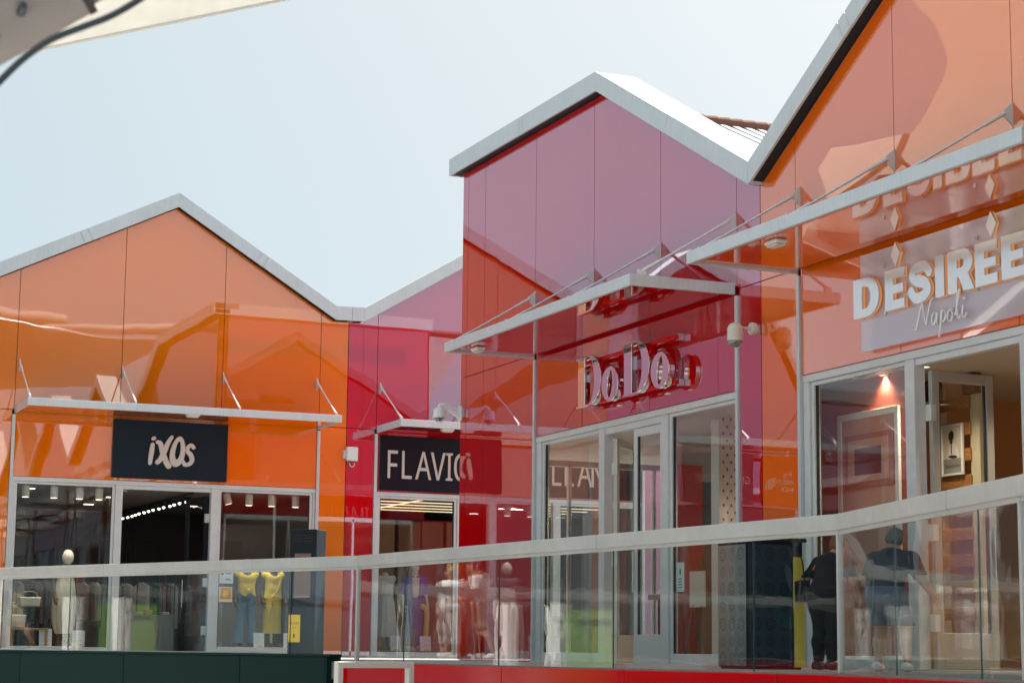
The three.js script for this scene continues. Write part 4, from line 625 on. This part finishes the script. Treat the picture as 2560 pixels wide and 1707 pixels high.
const plane = (a, n) => { const N = V(...n).normalize(), D = N.dot(V(...a)); return (x, y, z) => N.x * x + N.y * y + N.z * z - D; };   // keeps the side the normal points away from
const both = (...f) => (x, y, z) => Math.max(...f.map(q => q(x, y, z)));

{ // woman in black, bent towards the window
  const t = thing('person', 'person in black top and black trousers bending towards the window, bag at hip', 'person', [9.95, 0.0, -15.95], 1.95);
  t.scale.setScalar(0.8);
  const p = { build: 1.06, hip: [0, 0.86, -0.06], waist: [0, 1.0, 0.0], chest: [0.0, 1.2, 0.1], neck: [0, 1.34, 0.18], head: [-0.02, 1.43, 0.24], face: [-0.1, -0.35, 0.85], up: [0, 0.85, 0.5], sh: [[0.19, 1.22, 0.12], [-0.19, 1.22, 0.12]], el: [[0.33, 1.0, 0.0], [-0.3, 1.0, 0.12]], wr: [[0.3, 0.77, 0.06], [-0.24, 0.82, 0.28]], kn: [[0.1, 0.46, 0.02], [-0.1, 0.46, 0.0]], an: [[0.1, 0.08, -0.03], [-0.1, 0.08, -0.05]] };
  const l = figure(t, p, { skin: M.skin }); hairCap(t, p, std([0.2, 0.07, 0.03], 0.7), { len: 0.03 });
  const blackCloth = cloth(0.012, 0.011, 0.013);
  garment(t, 'top', [...l.torso, ...l.upperArm(0).map(b => b), ...l.upperArm(1)], 0.014, blackCloth, both(plane([0, 1.28, 0.17], [0, 0.8, 0.6]), (x, y) => 0.8 - y, (x, y) => Math.abs(x) > 0.24 ? 1.06 - y : -1));
  garment(t, 'trousers', [...l.torso.slice(0, 4), ...l.leg(0), ...l.leg(1)], 0.022, cloth(0.01, 0.011, 0.015), both((x, y) => y - 0.95, (x, y) => 0.1 - y));
  for (const i of [0, 1]) shoe(t, l, i, M.black);
  add(t, 'strap', tube([[0.1, 1.3, 0.2], [0.14, 1.25, 0.05], [0.17, 1.14, -0.03]], 0.012, 14), std([0.55, 0.16, 0.06], 0.7));
  const b = thing('shoulder_bag', 'small black leather bag hanging at the hip of the person in black', 'bag', [9.86, 0.62, -16.26], 1.3); add(b, 'body', poly([[-0.14, 0], [0.14, 0], [0.16, 0.2], [-0.16, 0.2]], 0.08, -0.04, 0.012), M.black); add(b, 'trim', tube([[-0.15, 0.19, 0.05], [0, 0.02, 0.055], [0.15, 0.19, 0.05]], 0.006), M.steel); add(b, 'strap', tube([[-0.14, 0.2, 0], [-0.05, 0.4, 0.0], [0.06, 0.42, 0], [0.14, 0.2, 0]], 0.008), M.black);
}
{ // man in navy shirt and denim shorts
  const t = thing('person', 'person in navy t-shirt, denim shorts and white trainers leaning to look in the window', 'person', [10.12, 0.0, -15.2], 2.1);
  t.scale.setScalar(0.8);
  const p = { build: 1.18, hip: [0, 0.86, -0.08], waist: [0, 1.0, 0.0], chest: [0.0, 1.2, 0.12], neck: [0, 1.33, 0.22], head: [0.02, 1.46, 0.25], face: [0.1, -0.3, 0.85], up: [0, 0.85, 0.5], sh: [[0.22, 1.23, 0.14], [-0.22, 1.23, 0.14]], el: [[0.3, 0.98, 0.06], [-0.36, 1.0, 0.14]], wr: [[0.24, 0.8, 0.26], [-0.44, 0.8, 0.26]], kn: [[0.12, 0.46, 0.06], [-0.2, 0.46, 0.02]], an: [[0.13, 0.08, 0.0], [-0.27, 0.08, -0.1]] };
  const l = figure(t, p, { skin: M.skin }); hairCap(t, p, std([0.1, 0.1, 0.1], 0.75), { len: 0.0 });
  garment(t, 'shirt', [...l.torso, ...l.upperArm(0), ...l.upperArm(1)], 0.022, cloth(0.02, 0.03, 0.05), both(plane([0, 1.29, 0.19], [0, 0.8, 0.6]), (x, y) => 0.8 - y, (x, y) => Math.abs(x) > 0.27 ? 1.06 - y : -1));
  garment(t, 'shorts', [...l.torso.slice(0, 4), ...l.leg(0), ...l.leg(1)], 0.034, cloth(0.1, 0.14, 0.21), both((x, y) => y - 0.93, (x, y) => 0.5 - y));
  for (const i of [0, 1]) shoe(t, l, i, M.whitePlastic);
}
// two people on the left terrace, seen mirrored in the railing glass
{ const t = thing('person', 'person in white top and pale pink trousers standing in sun, mirrored in the railing', 'person', [0.15, 0, -31.75], 0.9);
  const p = { build: 0.95, hip: [0, 0.9, 0], waist: [0, 1.06, 0], chest: [0, 1.25, 0.01], neck: [0, 1.4, 0.01], head: [0, 1.5, 0.04], face: [0, 0.1, 1], sh: [[0.17, 1.3, 0], [-0.17, 1.3, 0]], el: [[0.22, 1.06, -0.02], [-0.22, 1.06, 0.0]], wr: [[0.2, 0.86, 0.1], [-0.14, 1.0, 0.2]], kn: [[0.09, 0.5, 0.02], [-0.09, 0.5, 0.0]], an: [[0.09, 0.08, 0], [-0.09, 0.08, 0]] };
  const l = figure(t, p, { skin: M.skin }); hairCap(t, p, std([0.45, 0.28, 0.12], 0.7), { len: 0.06 }); garment(t, 'top', [...l.torso, ...l.upperArm(0), ...l.upperArm(1)], 0.018, cloth(0.75, 0.75, 0.74), both((x, y) => y - 1.36, (x, y) => 0.86 - y, (x, y) => Math.abs(x) > 0.2 ? 1.13 - y : -1)); garment(t, 'trousers', [...l.torso.slice(0, 4), ...l.leg(0), ...l.leg(1)], 0.03, cloth(0.62, 0.5, 0.5), both((x, y) => y - 0.95, (x, y) => 0.25 - y)); for (const i of [0, 1]) shoe(t, l, i, M.cream); }
{ const t = thing('person', 'person in white t-shirt and beige shorts walking in sun, mirrored in the railing', 'person', [-0.15, 0, -31.25], 2.6);
  const p = { build: 1, hip: [0, 0.93, 0], waist: [0, 1.1, 0], chest: [0, 1.32, 0.02], neck: [0, 1.48, 0.03], head: [0, 1.58, 0.08], face: [0, -0.35, 1], sh: [[0.19, 1.38, 0], [-0.19, 1.38, 0]], el: [[0.23, 1.12, 0.02], [-0.23, 1.12, 0.0]], wr: [[0.16, 1.08, 0.24], [-0.16, 1.06, 0.24]], kn: [[0.1, 0.52, 0.14], [-0.1, 0.5, -0.06]], an: [[0.1, 0.09, 0.1], [-0.1, 0.12, -0.3]] };
  const l = figure(t, p, { skin: M.skin }); hairCap(t, p, std([0.04, 0.03, 0.03], 0.7), { len: 0 }); garment(t, 'shirt', [...l.torso, ...l.upperArm(0), ...l.upperArm(1)], 0.02, cloth(0.76, 0.76, 0.74), both((x, y) => y - 1.44, (x, y) => 0.88 - y, (x, y) => Math.abs(x) > 0.22 ? 1.18 - y : -1)); garment(t, 'shorts', [...l.torso.slice(0, 4), ...l.leg(0), ...l.leg(1)], 0.03, cloth(0.42, 0.3, 0.22), both((x, y) => y - 0.98, (x, y) => 0.52 - y)); for (const i of [0, 1]) shoe(t, l, i, M.whitePlastic); }

// ------------------------------------------------------------------ mannequins in the windows
const stand = { build: 0.86, hip: [0, 0.93, 0], waist: [0, 1.1, 0.01], chest: [0, 1.29, 0], neck: [0, 1.44, 0], head: [0, 1.55, 0.02], face: [0, 0, 1], sh: [[0.165, 1.36, 0], [-0.165, 1.36, 0]], el: [[0.22, 1.1, -0.03], [-0.22, 1.1, -0.02]], wr: [[0.24, 0.87, 0.06], [-0.22, 0.86, 0.08]], kn: [[0.09, 0.5, 0.03], [-0.08, 0.5, 0.0]], an: [[0.1, 0.09, 0], [-0.09, 0.09, 0]], headSize: 0.92 };
const skirt = (rings, seg = 40, wob = 0.02, n = 9) => {            // rings: [y, rx, rz] from top to hem, with folds that deepen downwards
  const pos = [], idx = []; rings.forEach(([y, rx, rz, f = 1], r) => { for (let i = 0; i <= seg; i++) { const a = i / seg * 2 * Math.PI, w = 1 + f * wob * Math.sin(a * n + r * 0.25) + f * wob * 0.6 * Math.sin(a * (n * 2 + 1) + 1.3 * r * 0.2); pos.push(Math.cos(a) * rx * w, y, Math.sin(a) * rz * w * 1); } });
  for (let r = 0; r + 1 < rings.length; r++) for (let i = 0; i < seg; i++) { const a = r * (seg + 1) + i; idx.push(a, a + 1, a + seg + 2, a, a + seg + 2, a + seg + 1); }
  const g = new THREE.BufferGeometry(); g.setAttribute('position', new THREE.Float32BufferAttribute(pos, 3)); g.setIndex(idx); g.computeVertexNormals(); return g;
};
const two = (c) => { const m = c; m.side = THREE.DoubleSide; return m; };
const plinth = (s, u0, u1, w0, w1, h, mat = M.whitePaint) => s.P('window_plinth', rspan(u0, u1, 0.01, h, w0, w1, 0.006), mat);
plinth(ixos, 5.7, 6.95, -1.2, -0.3, 0.14); plinth(ixos, 9.35, 10.9, -1.2, -0.3, 0.16); plinth(flavio, 12.35, 13.75, -1.2, -0.3, 0.12, M.charcoal);
{ const t = thing('mannequin', 'dark mannequin in knotted yellow top and flared blue jeans, shop window of orange shop', 'mannequin', [10.02, 0.16, -36.0], -0.1); t.scale.setScalar(0.97);
  const l = figure(t, stand, { skin: M.skinDark, mannequin: true });
  garment(t, 'yellow_top', l.torso, 0.02, cloth(0.72, 0.5, 0.03), both((x, y, z) => y - 1.41 - Math.abs(x) * 0.1, (x, y) => 0.98 + 0.04 * Math.sin(x * 30) - y, (x, y, z) => (Math.hypot(x, y - 1.42) < 0.09 ? 1 : -1) * 0.02));
  garment(t, 'jeans', [...l.torso.slice(0, 4), ...[0, 1].flatMap(i => [j([i ? -0.085 : 0.085, 0.9, 0], 0.09, [i ? -0.105 : 0.105, 0.5, 0.02], 0.072), j([i ? -0.105 : 0.105, 0.5, 0.02], 0.072, [i ? -0.15 : 0.16, 0.08, 0.02], 0.115)])], 0.006, cloth(0.1, 0.17, 0.27), both((x, y) => y - 1.04, (x, y) => 0.07 - y), 0.012); add(t, 'belt', skirt([[1.045, 0.135, 0.112], [1.015, 0.14, 0.116]], 32, 0, 1), two(std([0.13, 0.04, 0.02], 0.5))); add(t, 'knot', new THREE.SphereGeometry(0.035, 10, 8).scale(1, 1.2, 0.8).translate(0.02, 1.06, 0.13), cloth(0.72, 0.5, 0.03)); }
{ const t = thing('mannequin', 'dark mannequin in long draped yellow dress, shop window of orange shop', 'mannequin', [10.52, 0.16, -36.0], 0.1); t.scale.setScalar(0.97);
  const l = figure(t, stand, { skin: M.skinDark, mannequin: true }), yc = cloth(0.7, 0.52, 0.05);
  garment(t, 'yellow_bodice', l.torso, 0.02, yc, both((x, y) => y - 1.41 - Math.abs(x) * 0.1, (x, y) => 0.86 - y, (x, y, z) => (Math.hypot(x, y - 1.42) < 0.09 ? 1 : -1) * 0.02)); add(t, 'yellow_skirt', skirt([[1.0, 0.15, 0.13, 0.3], [0.9, 0.17, 0.15, 0.5], [0.75, 0.175, 0.15], [0.55, 0.17, 0.15], [0.35, 0.18, 0.155], [0.26, 0.19, 0.16]], 48, 0.035, 7), two(yc)); add(t, 'drape_knot', [new THREE.TorusGeometry(0.04, 0.02, 8, 16).translate(-0.05, 0.92, 0.165), tube([[-0.05, 0.9, 0.17], [0, 0.7, 0.175], [0.06, 0.45, 0.17]], 0.016), tube([[-0.05, 0.9, 0.17], [-0.1, 0.7, 0.15], [-0.12, 0.45, 0.14]], 0.016), tube([[-0.05, 0.95, 0.16], [0.05, 1.1, 0.15], [0.12, 1.3, 0.1]], 0.012)], yc); }
{ const t = thing('mannequin', 'egg-headed mannequin in crumpled off-white dress, left window of orange shop', 'mannequin', [6.72, 0.14, -36.1], 0.2);
  const l = figure(t, { ...stand, head: [0.02, 1.56, 0.02] }, { skin: M.skinDark, mannequin: true }); add(t, 'egg_head', new THREE.SphereGeometry(0.105, 18, 14).scale(0.95, 1.3, 1.05).translate(0.02, 1.57, 0.03), M.ivory); const wc = cloth(0.6, 0.56, 0.48); garment(t, 'bodice', l.torso, 0.03, cloth(0.11, 0.13, 0.16), both((x, y) => y - 1.4, (x, y) => 1.2 - y)); add(t, 'dress', skirt([[1.26, 0.15, 0.13, 0.4], [1.1, 0.17, 0.15], [0.85, 0.2, 0.17], [0.6, 0.21, 0.18], [0.4, 0.2, 0.17], [0.22, 0.14, 0.12]], 48, 0.05, 6), two(wc)); }
{ const t = thing('mannequin', 'headless mannequin in tiered pale lace dress, window of corner red shop', 'mannequin', [12.72, 0.12, -36.0], 0.1);
  const l = limbs(stand), lace = cloth(0.5, 0.49, 0.48); add(t, 'body', blob([...l.torso, ...l.neck.slice(0, 1), ...l.leg(0), ...l.leg(1)], [0, 0.82, 0.12], 0.98, RES, { k: 0.03, clip: (x, y) => y - 1.46 }), M.ivory); garment(t, 'bodice', l.torso, 0.014, lace, both((x, y) => y - 1.36, (x, y) => 1.0 - y)); add(t, 'skirt', skirt([[1.06, 0.14, 0.12, 0.3], [0.9, 0.19, 0.17], [0.7, 0.21, 0.19], [0.52, 0.225, 0.2]], 60, 0.03, 12), two(lace)); add(t, 'skirt_flounce', skirt([[0.54, 0.225, 0.205], [0.4, 0.26, 0.23], [0.25, 0.29, 0.26]], 60, 0.045, 15), two(lace)); }
{ const t = thing('mannequin', 'pale mannequin in violet blazer and blue trousers, window of corner red shop', 'mannequin', [13.32, 0.12, -36.0], -0.15);
  const l = figure(t, stand, { skin: M.ivory, mannequin: true }), vi = cloth(0.12, 0.06, 0.36); garment(t, 'blazer', [...l.torso, ...l.upperArm(0), ...l.upperArm(1)], 0.022, vi, both((x, y) => y - 1.42, (x, y) => 0.92 - y, (x, y, z) => z > 0.06 ? 0.045 + (y - 1.0) * 0.06 - Math.abs(x) : -1)); garment(t, 'blouse', l.torso, 0.012, cloth(0.6, 0.58, 0.52), both((x, y) => y - 1.38, (x, y) => 1.02 - y)); garment(t, 'trousers', [...l.torso.slice(0, 4), ...l.leg(0), ...l.leg(1)], 0.025, cloth(0.06, 0.08, 0.3), both((x, y) => y - 1.0, (x, y) => 0.09 - y)); add(t, 'scarf', [tube([[0.1, 0.85, 0.1], [0.2, 0.8, 0.12], [0.22, 0.5, 0.1], [0.2, 0.2, 0.1]], 0.05, 16, 8)], cloth(0.62, 0.52, 0.2)); }

// ------------------------------------------------------------------ small things in the windows
const card = (label, s, u, y, w, cw, ch, tilt = 0.12, draw, turn = 0) => { const q = inShop(s, u, y, w), t = thing('price_card', label, 'card', q.toArray(), (s.o.side === 'A' ? 0 : -Math.PI / 2) + turn); const m = add(t, 'card', rspan(-cw / 2, cw / 2, 0, ch, -0.003, 0.003, 0.001).rotateX(-tilt), std([0.72, 0.73, 0.74], 0.6)); const pr = add(t, 'print', new THREE.PlaneGeometry(cw * 0.96, ch * 0.96).translate(0, ch / 2, 0.0045).rotateX(-tilt), std([1, 1, 1], 0.6, { map: canvasTex(128, 160, draw ?? ((c, W, H) => { c.fillStyle = '#e3e4e6'; c.fillRect(0, 0, W, H); c.fillStyle = '#8a8d92'; for (let k = 0; k < 7; k++) c.fillRect(16, 18 + k * 16, 60 + 30 * ((k * 37) % 3) / 2, 3); c.fillStyle = '#d9b93a'; c.fillRect(40, 144, 70, 16); })) }), true); };
card('white price card at the left mannequin of the orange shop', ixos, 6.33, 0.141, -0.4, 0.22, 0.3); card('white price card right of the off-white dress, orange shop', ixos, 6.9, 0.141, -0.38, 0.22, 0.28); card('white price card below the flared jeans', ixos, 10.18, 0.161, -0.42, 0.2, 0.26); card('white price card below the yellow dress', ixos, 10.72, 0.161, -0.42, 0.15, 0.26);
card('white price card below the lace dress', flavio, 12.82, 0.121, -0.42, 0.2, 0.28); card('white price card below the blue trousers', flavio, 13.42, 0.121, -0.42, 0.22, 0.28);
const sticker = (label, s, u, y, cw, ch, draw) => { const q = inShop(s, u, y, -0.07), t = thing('window_sticker', label, 'sticker', q.toArray(), s.o.side === 'A' ? 0 : -Math.PI / 2); add(t, 'sheet', new THREE.PlaneGeometry(cw, ch), std([1, 1, 1], 0.5, { map: canvasTex(128, 128, draw), side: THREE.DoubleSide }), true); };
sticker('white sale sticker reading 70% beside the orange shop door', ixos, 9.43, 1.42, 0.27, 0.27, (c, w, h) => { c.fillStyle = '#d8dede'; c.fillRect(0, 0, w, h); c.fillStyle = '#3c4448'; c.font = 'bold 26px sans-serif'; c.fillText('70%', 56, 104); c.beginPath(); c.arc(34, 44, 12, 0, 7); c.fill(); c.fillRect(58, 38, 52, 10); c.strokeStyle = '#8a9090'; c.beginPath(); c.arc(34, 94, 10, 0, 7); c.stroke(); });
sticker('yellow and white sticker under the sale sticker beside the orange shop door', ixos, 9.42, 1.09, 0.27, 0.27, (c, w, h) => { c.fillStyle = '#e2e2dc'; c.fillRect(0, 0, w, h); c.fillStyle = '#d99a1c'; c.fillRect(26, 6, 96, 98); c.fillStyle = '#e9c56a'; c.beginPath(); c.ellipse(68, 60, 22, 34, 0.3, 0, 7); c.fill(); });
sticker('small white notice on the glass right of the tall red shop door', dodo, -20.95, 1.02, 0.2, 0.34, (c, w, h) => { c.fillStyle = '#b9c6c2'; c.fillRect(0, 0, w, h); c.fillStyle = '#4c5654'; c.beginPath(); c.arc(64, 40, 14, 0, 7); c.fill(); for (let k = 0; k < 4; k++) c.fillRect(34, 70 + k * 12, 60, 5); });
{ // poster on the slatted rack
  const t = thing('poster', 'white framed poster of a suited silhouette on the wooden slat rack', 'poster', inShop(desi, -17.22, 1.98, -1.3).toArray(), -Math.PI / 2); add(t, 'frame', [rspan(-0.19, 0.19, 0, 0.025, 0, 0.03), rspan(-0.19, 0.19, 0.51, 0.535, 0, 0.03), rspan(-0.19, -0.165, 0.025, 0.51, 0, 0.03), rspan(0.165, 0.19, 0.025, 0.51, 0, 0.03)], M.whitePaint);
  const pr = add(t, 'print', new THREE.PlaneGeometry(0.33, 0.485), std([1, 1, 1], 0.5, { map: canvasTex(256, 512, (c, w, h) => { c.fillStyle = '#cfc6b4'; c.fillRect(0, 0, w, h); c.fillStyle = '#8c8a84'; c.fillRect(0, 350, w, 162); c.fillStyle = '#e2ddd2'; c.beginPath(); c.moveTo(70, 350); c.quadraticCurveTo(60, 190, 120, 170); c.quadraticCurveTo(215, 190, 205, 350); c.fill(); c.fillStyle = '#1d1d20'; c.beginPath(); c.ellipse(112, 100, 36, 58, 0.15, 0, 7); c.fill(); c.fillRect(96, 140, 30, 44); c.fillRect(106, 180, 12, 120); c.beginPath(); c.ellipse(130, 330, 60, 18, 0.1, 0, 7); c.fill(); c.font = 'bold 54px serif'; c.textAlign = 'center'; c.fillText('Désirée', w / 2, 450); }) }), true); pr.position.set(0, 0.268, 0.012); }
for (const [u, y, w, label, kind] of [[6.08, 0.82, -0.75, 'small cream handbag on the upper shelf, left window', 0], [5.72, 0.82, -0.75, 'pair of pale sandals on the upper shelf, left window', 1], [5.75, 0.45, -0.6, 'large cream basket bag on the wooden table, left window', 2]]) { const t = thing(kind === 1 ? 'sandals' : 'handbag', label, kind === 1 ? 'shoes' : 'handbag', inShop(ixos, u, y, w).toArray()); if (kind === 1) { add(t, 'sole', [rspan(-0.16, -0.02, 0, 0.03, -0.05, 0.05, 0.01), rspan(0.02, 0.16, 0, 0.03, -0.05, 0.05, 0.01)], M.cream); add(t, 'upper', [tube([[-0.14, 0.02, 0.05], [-0.09, 0.08, 0], [-0.14, 0.02, -0.05]], 0.012), tube([[0.04, 0.02, 0.05], [0.09, 0.08, 0], [0.04, 0.02, -0.05]], 0.012)], M.cream); } else { const k = kind === 2 ? 1.35 : 1; add(t, 'body', poly([[-0.17 * k, 0], [0.17 * k, 0], [0.19 * k, 0.17 * k], [-0.19 * k, 0.17 * k]], 0.13, -0.06, 0.02), M.ivory); add(t, 'handle', tube([[-0.14 * k, 0.17 * k, 0], [-0.1 * k, 0.25 * k, 0], [0.1 * k, 0.25 * k, 0], [0.14 * k, 0.17 * k, 0]], 0.012), M.paleWood); } }
{ const t = thing('display_table', 'low wooden display table in the left window of the orange shop', 'table', inShop(ixos, 5.95, 0.145, -0.62).toArray()); add(t, 'top', rspan(-0.5, 0.42, 0.27, 0.305, -0.25, 0.25), M.paleWood); for (const [x, z] of [[-0.47, -0.2], [-0.47, 0.2], [0.39, -0.2], [0.39, 0.2]]) add(t, 'leg', rspan(x - 0.025, x + 0.025, 0, 0.27, z - 0.025, z + 0.025), M.paleWood); const s2 = thing('display_shelf', 'dark upper shelf with bags in the left window of the orange shop', 'shelf', inShop(ixos, 5.9, 0.145, -0.78).toArray()); add(s2, 'board', rspan(-0.35, 0.4, 0.65, 0.67, -0.12, 0.14), M.charcoal); add(s2, 'support', rspan(-0.3, -0.26, 0, 0.65, -0.1, 0.1), M.charcoal); add(s2, 'support', rspan(0.32, 0.36, 0, 0.65, -0.1, 0.1), M.charcoal); }
{ // rails of clothes deeper in the orange shop
  const cols = [[0.05, 0.09, 0.14], [0.3, 0.28, 0.25], [0.35, 0.16, 0.12], [0.06, 0.12, 0.07], [0.5, 0.46, 0.4], [0.1, 0.1, 0.11], [0.14, 0.2, 0.28]];
  for (const [u, w, label] of [[7.9, -3.2, 'clothes rail left of centre inside the open door of the orange shop'], [8.9, -2.6, 'clothes rail right of centre inside the open door of the orange shop'], [6.4, -3.4, 'clothes rail deep behind the left window of the orange shop']]) {
    const t = thing('clothes_rail', label, 'clothes rail', inShop(ixos, u, 0.006, w).toArray(), 0.4); add(t, 'frame', [rod(V(-0.6, 1.35, 0), V(0.6, 1.35, 0), 0.014), rod(V(-0.6, 0, 0), V(-0.6, 1.35, 0), 0.014), rod(V(0.6, 0, 0), V(0.6, 1.35, 0), 0.014)], M.black);
    for (let k = 0; k < 11; k++) { const c = cols[(k * 3 + Math.round(u * 2)) % 7], x = -0.5 + k * 0.1, h = rr(0.6, 0.85); add(t, 'garment', poly([[-0.04, 1.34], [0.04, 1.34], [0.2, 1.27], [0.22, 1.32 - h], [-0.22, 1.32 - h], [-0.2, 1.27]], 0.05, -0.025, 0.01).rotateY(Math.PI / 2 + rr(-0.2, 0.2)).translate(x, 0, 0), cloth(...c)); }
  }
  const t = thing('display_plinth', 'grey display block with folded clothes inside the open door', 'table', inShop(ixos, 8.35, 0.006, -1.5).toArray()); add(t, 'block', rspan(-0.45, 0.45, 0, 0.72, -0.3, 0.3, 0.01), std([0.2, 0.2, 0.19], 0.7)); for (let k = 0; k < 5; k++) add(t, 'folded_garment', rspan(-0.38 + k * 0.16, -0.25 + k * 0.16, 0.72, 0.75 + 0.03 * (k % 3), -0.18, 0.14, 0.015), cloth(...cols[k]));
}
{ // easel and plant-like props inside the tall red shop
  const t = thing('display_easel', 'tripod easel carrying a pale board inside the tall red shop door', 'easel', inShop(dodo, -22.3, 0.006, -1.1).toArray(), -Math.PI / 2); for (const [x, z] of [[-0.25, 0.15], [0.25, 0.15], [0, -0.3]]) add(t, 'leg', rod(V(x, 0, z), V(0, 1.3, 0), 0.018, 0.014), M.darkWood); add(t, 'board', rspan(-0.2, 0.2, 0.7, 1.15, 0.06, 0.08), M.cream);
  const q = thing('standing_panel', 'patterned standing panel in the right window of the tall red shop', 'panel', inShop(dodo, -20.6, 0.006, -0.7).toArray(), -Math.PI / 2 + 0.2); add(q, 'frame', [rspan(-0.32, 0.32, 0.02, 0.06, -0.02, 0.02), rspan(-0.32, 0.32, 1.3, 1.34, -0.02, 0.02), rspan(-0.32, -0.28, 0.06, 1.3, -0.02, 0.02), rspan(0.28, 0.32, 0.06, 1.3, -0.02, 0.02)], M.gold);
  const pr = add(q, 'print', new THREE.PlaneGeometry(0.56, 1.24), std([1, 1, 1], 0.6, { side: THREE.DoubleSide, map: canvasTex(128, 256, (c, w, h) => { c.fillStyle = '#3d3a33'; c.fillRect(0, 0, w, h); let s2 = 3; const r2 = () => (s2 = (s2 * 16807) % 2147483647) / 2147483647; for (let k = 0; k < 260; k++) { c.fillStyle = ['#6b6a5c', '#8d3a2a', '#b9a878', '#2c3a35', '#4f5a52'][Math.floor(r2() * 5)]; c.beginPath(); c.arc(r2() * w, r2() * h, 2 + r2() * 7, 0, 7); c.fill(); } }) }), true); pr.position.set(0, 0.68, 0);
}

// ------------------------------------------------------------------ stands on the left terrace, mirrored in the railing glass
{ const t = thing('fabric_screen', 'two white curtains on poles in the left courtyard, mirrored in the railing', 'screen', [-0.1, GROUND, -29.8], 0.9);
  for (const [x, z] of [[-0.45, 0], [0.35, 0]]) { add(t, 'pole', rod(V(x, 0, z), V(x, 2.3, z), 0.025), M.alu); add(t, 'curtain', skirt([[2.28, 0.16, 0.1], [1.4, 0.13, 0.09], [0.9, 0.17, 0.1], [0.05, 0.22, 0.14]], 40, 0.12, 6).translate(x, 0, z), two(cloth(0.74, 0.72, 0.68))); }  }
{ const t = thing('green_stand', 'bright green exhibition stand on the left courtyard, mirrored in the railing', 'stand', [-1.4, GROUND, -30.0], 0.8);
  for (let k = 1; k < 3; k++) add(t, 'wall_panel', rspan(-1.1 + k * 0.5, -0.61 + k * 0.5, 0.02, 2.2, -0.03, 0.03, 0.01), std(k % 2 ? [0.2, 0.34, 0.07] : [0.15, 0.28, 0.05], 0.5)); add(t, 'counter', rspan(-0.5, 0.4, 0.9, 0.96, 0.4, 0.9), M.paleWood); add(t, 'counter_leg', [rod(V(-0.42, 0, 0.65), V(-0.42, 0.9, 0.65), 0.03), rod(V(0.3, 0, 0.65), V(0.3, 0.9, 0.65), 0.03)], M.black); add(t, 'lettering', text('SWAROVSKI', fontSans, 0.09, 0.01, 1).translate(-0.5, 1.95, 0.031), M.black); }
[ixos, flavio, dodo, desi].forEach(clean); scene.traverse(o => { if (o.userData.P) delete o.userData.P; });
renderer.render(scene, camera);
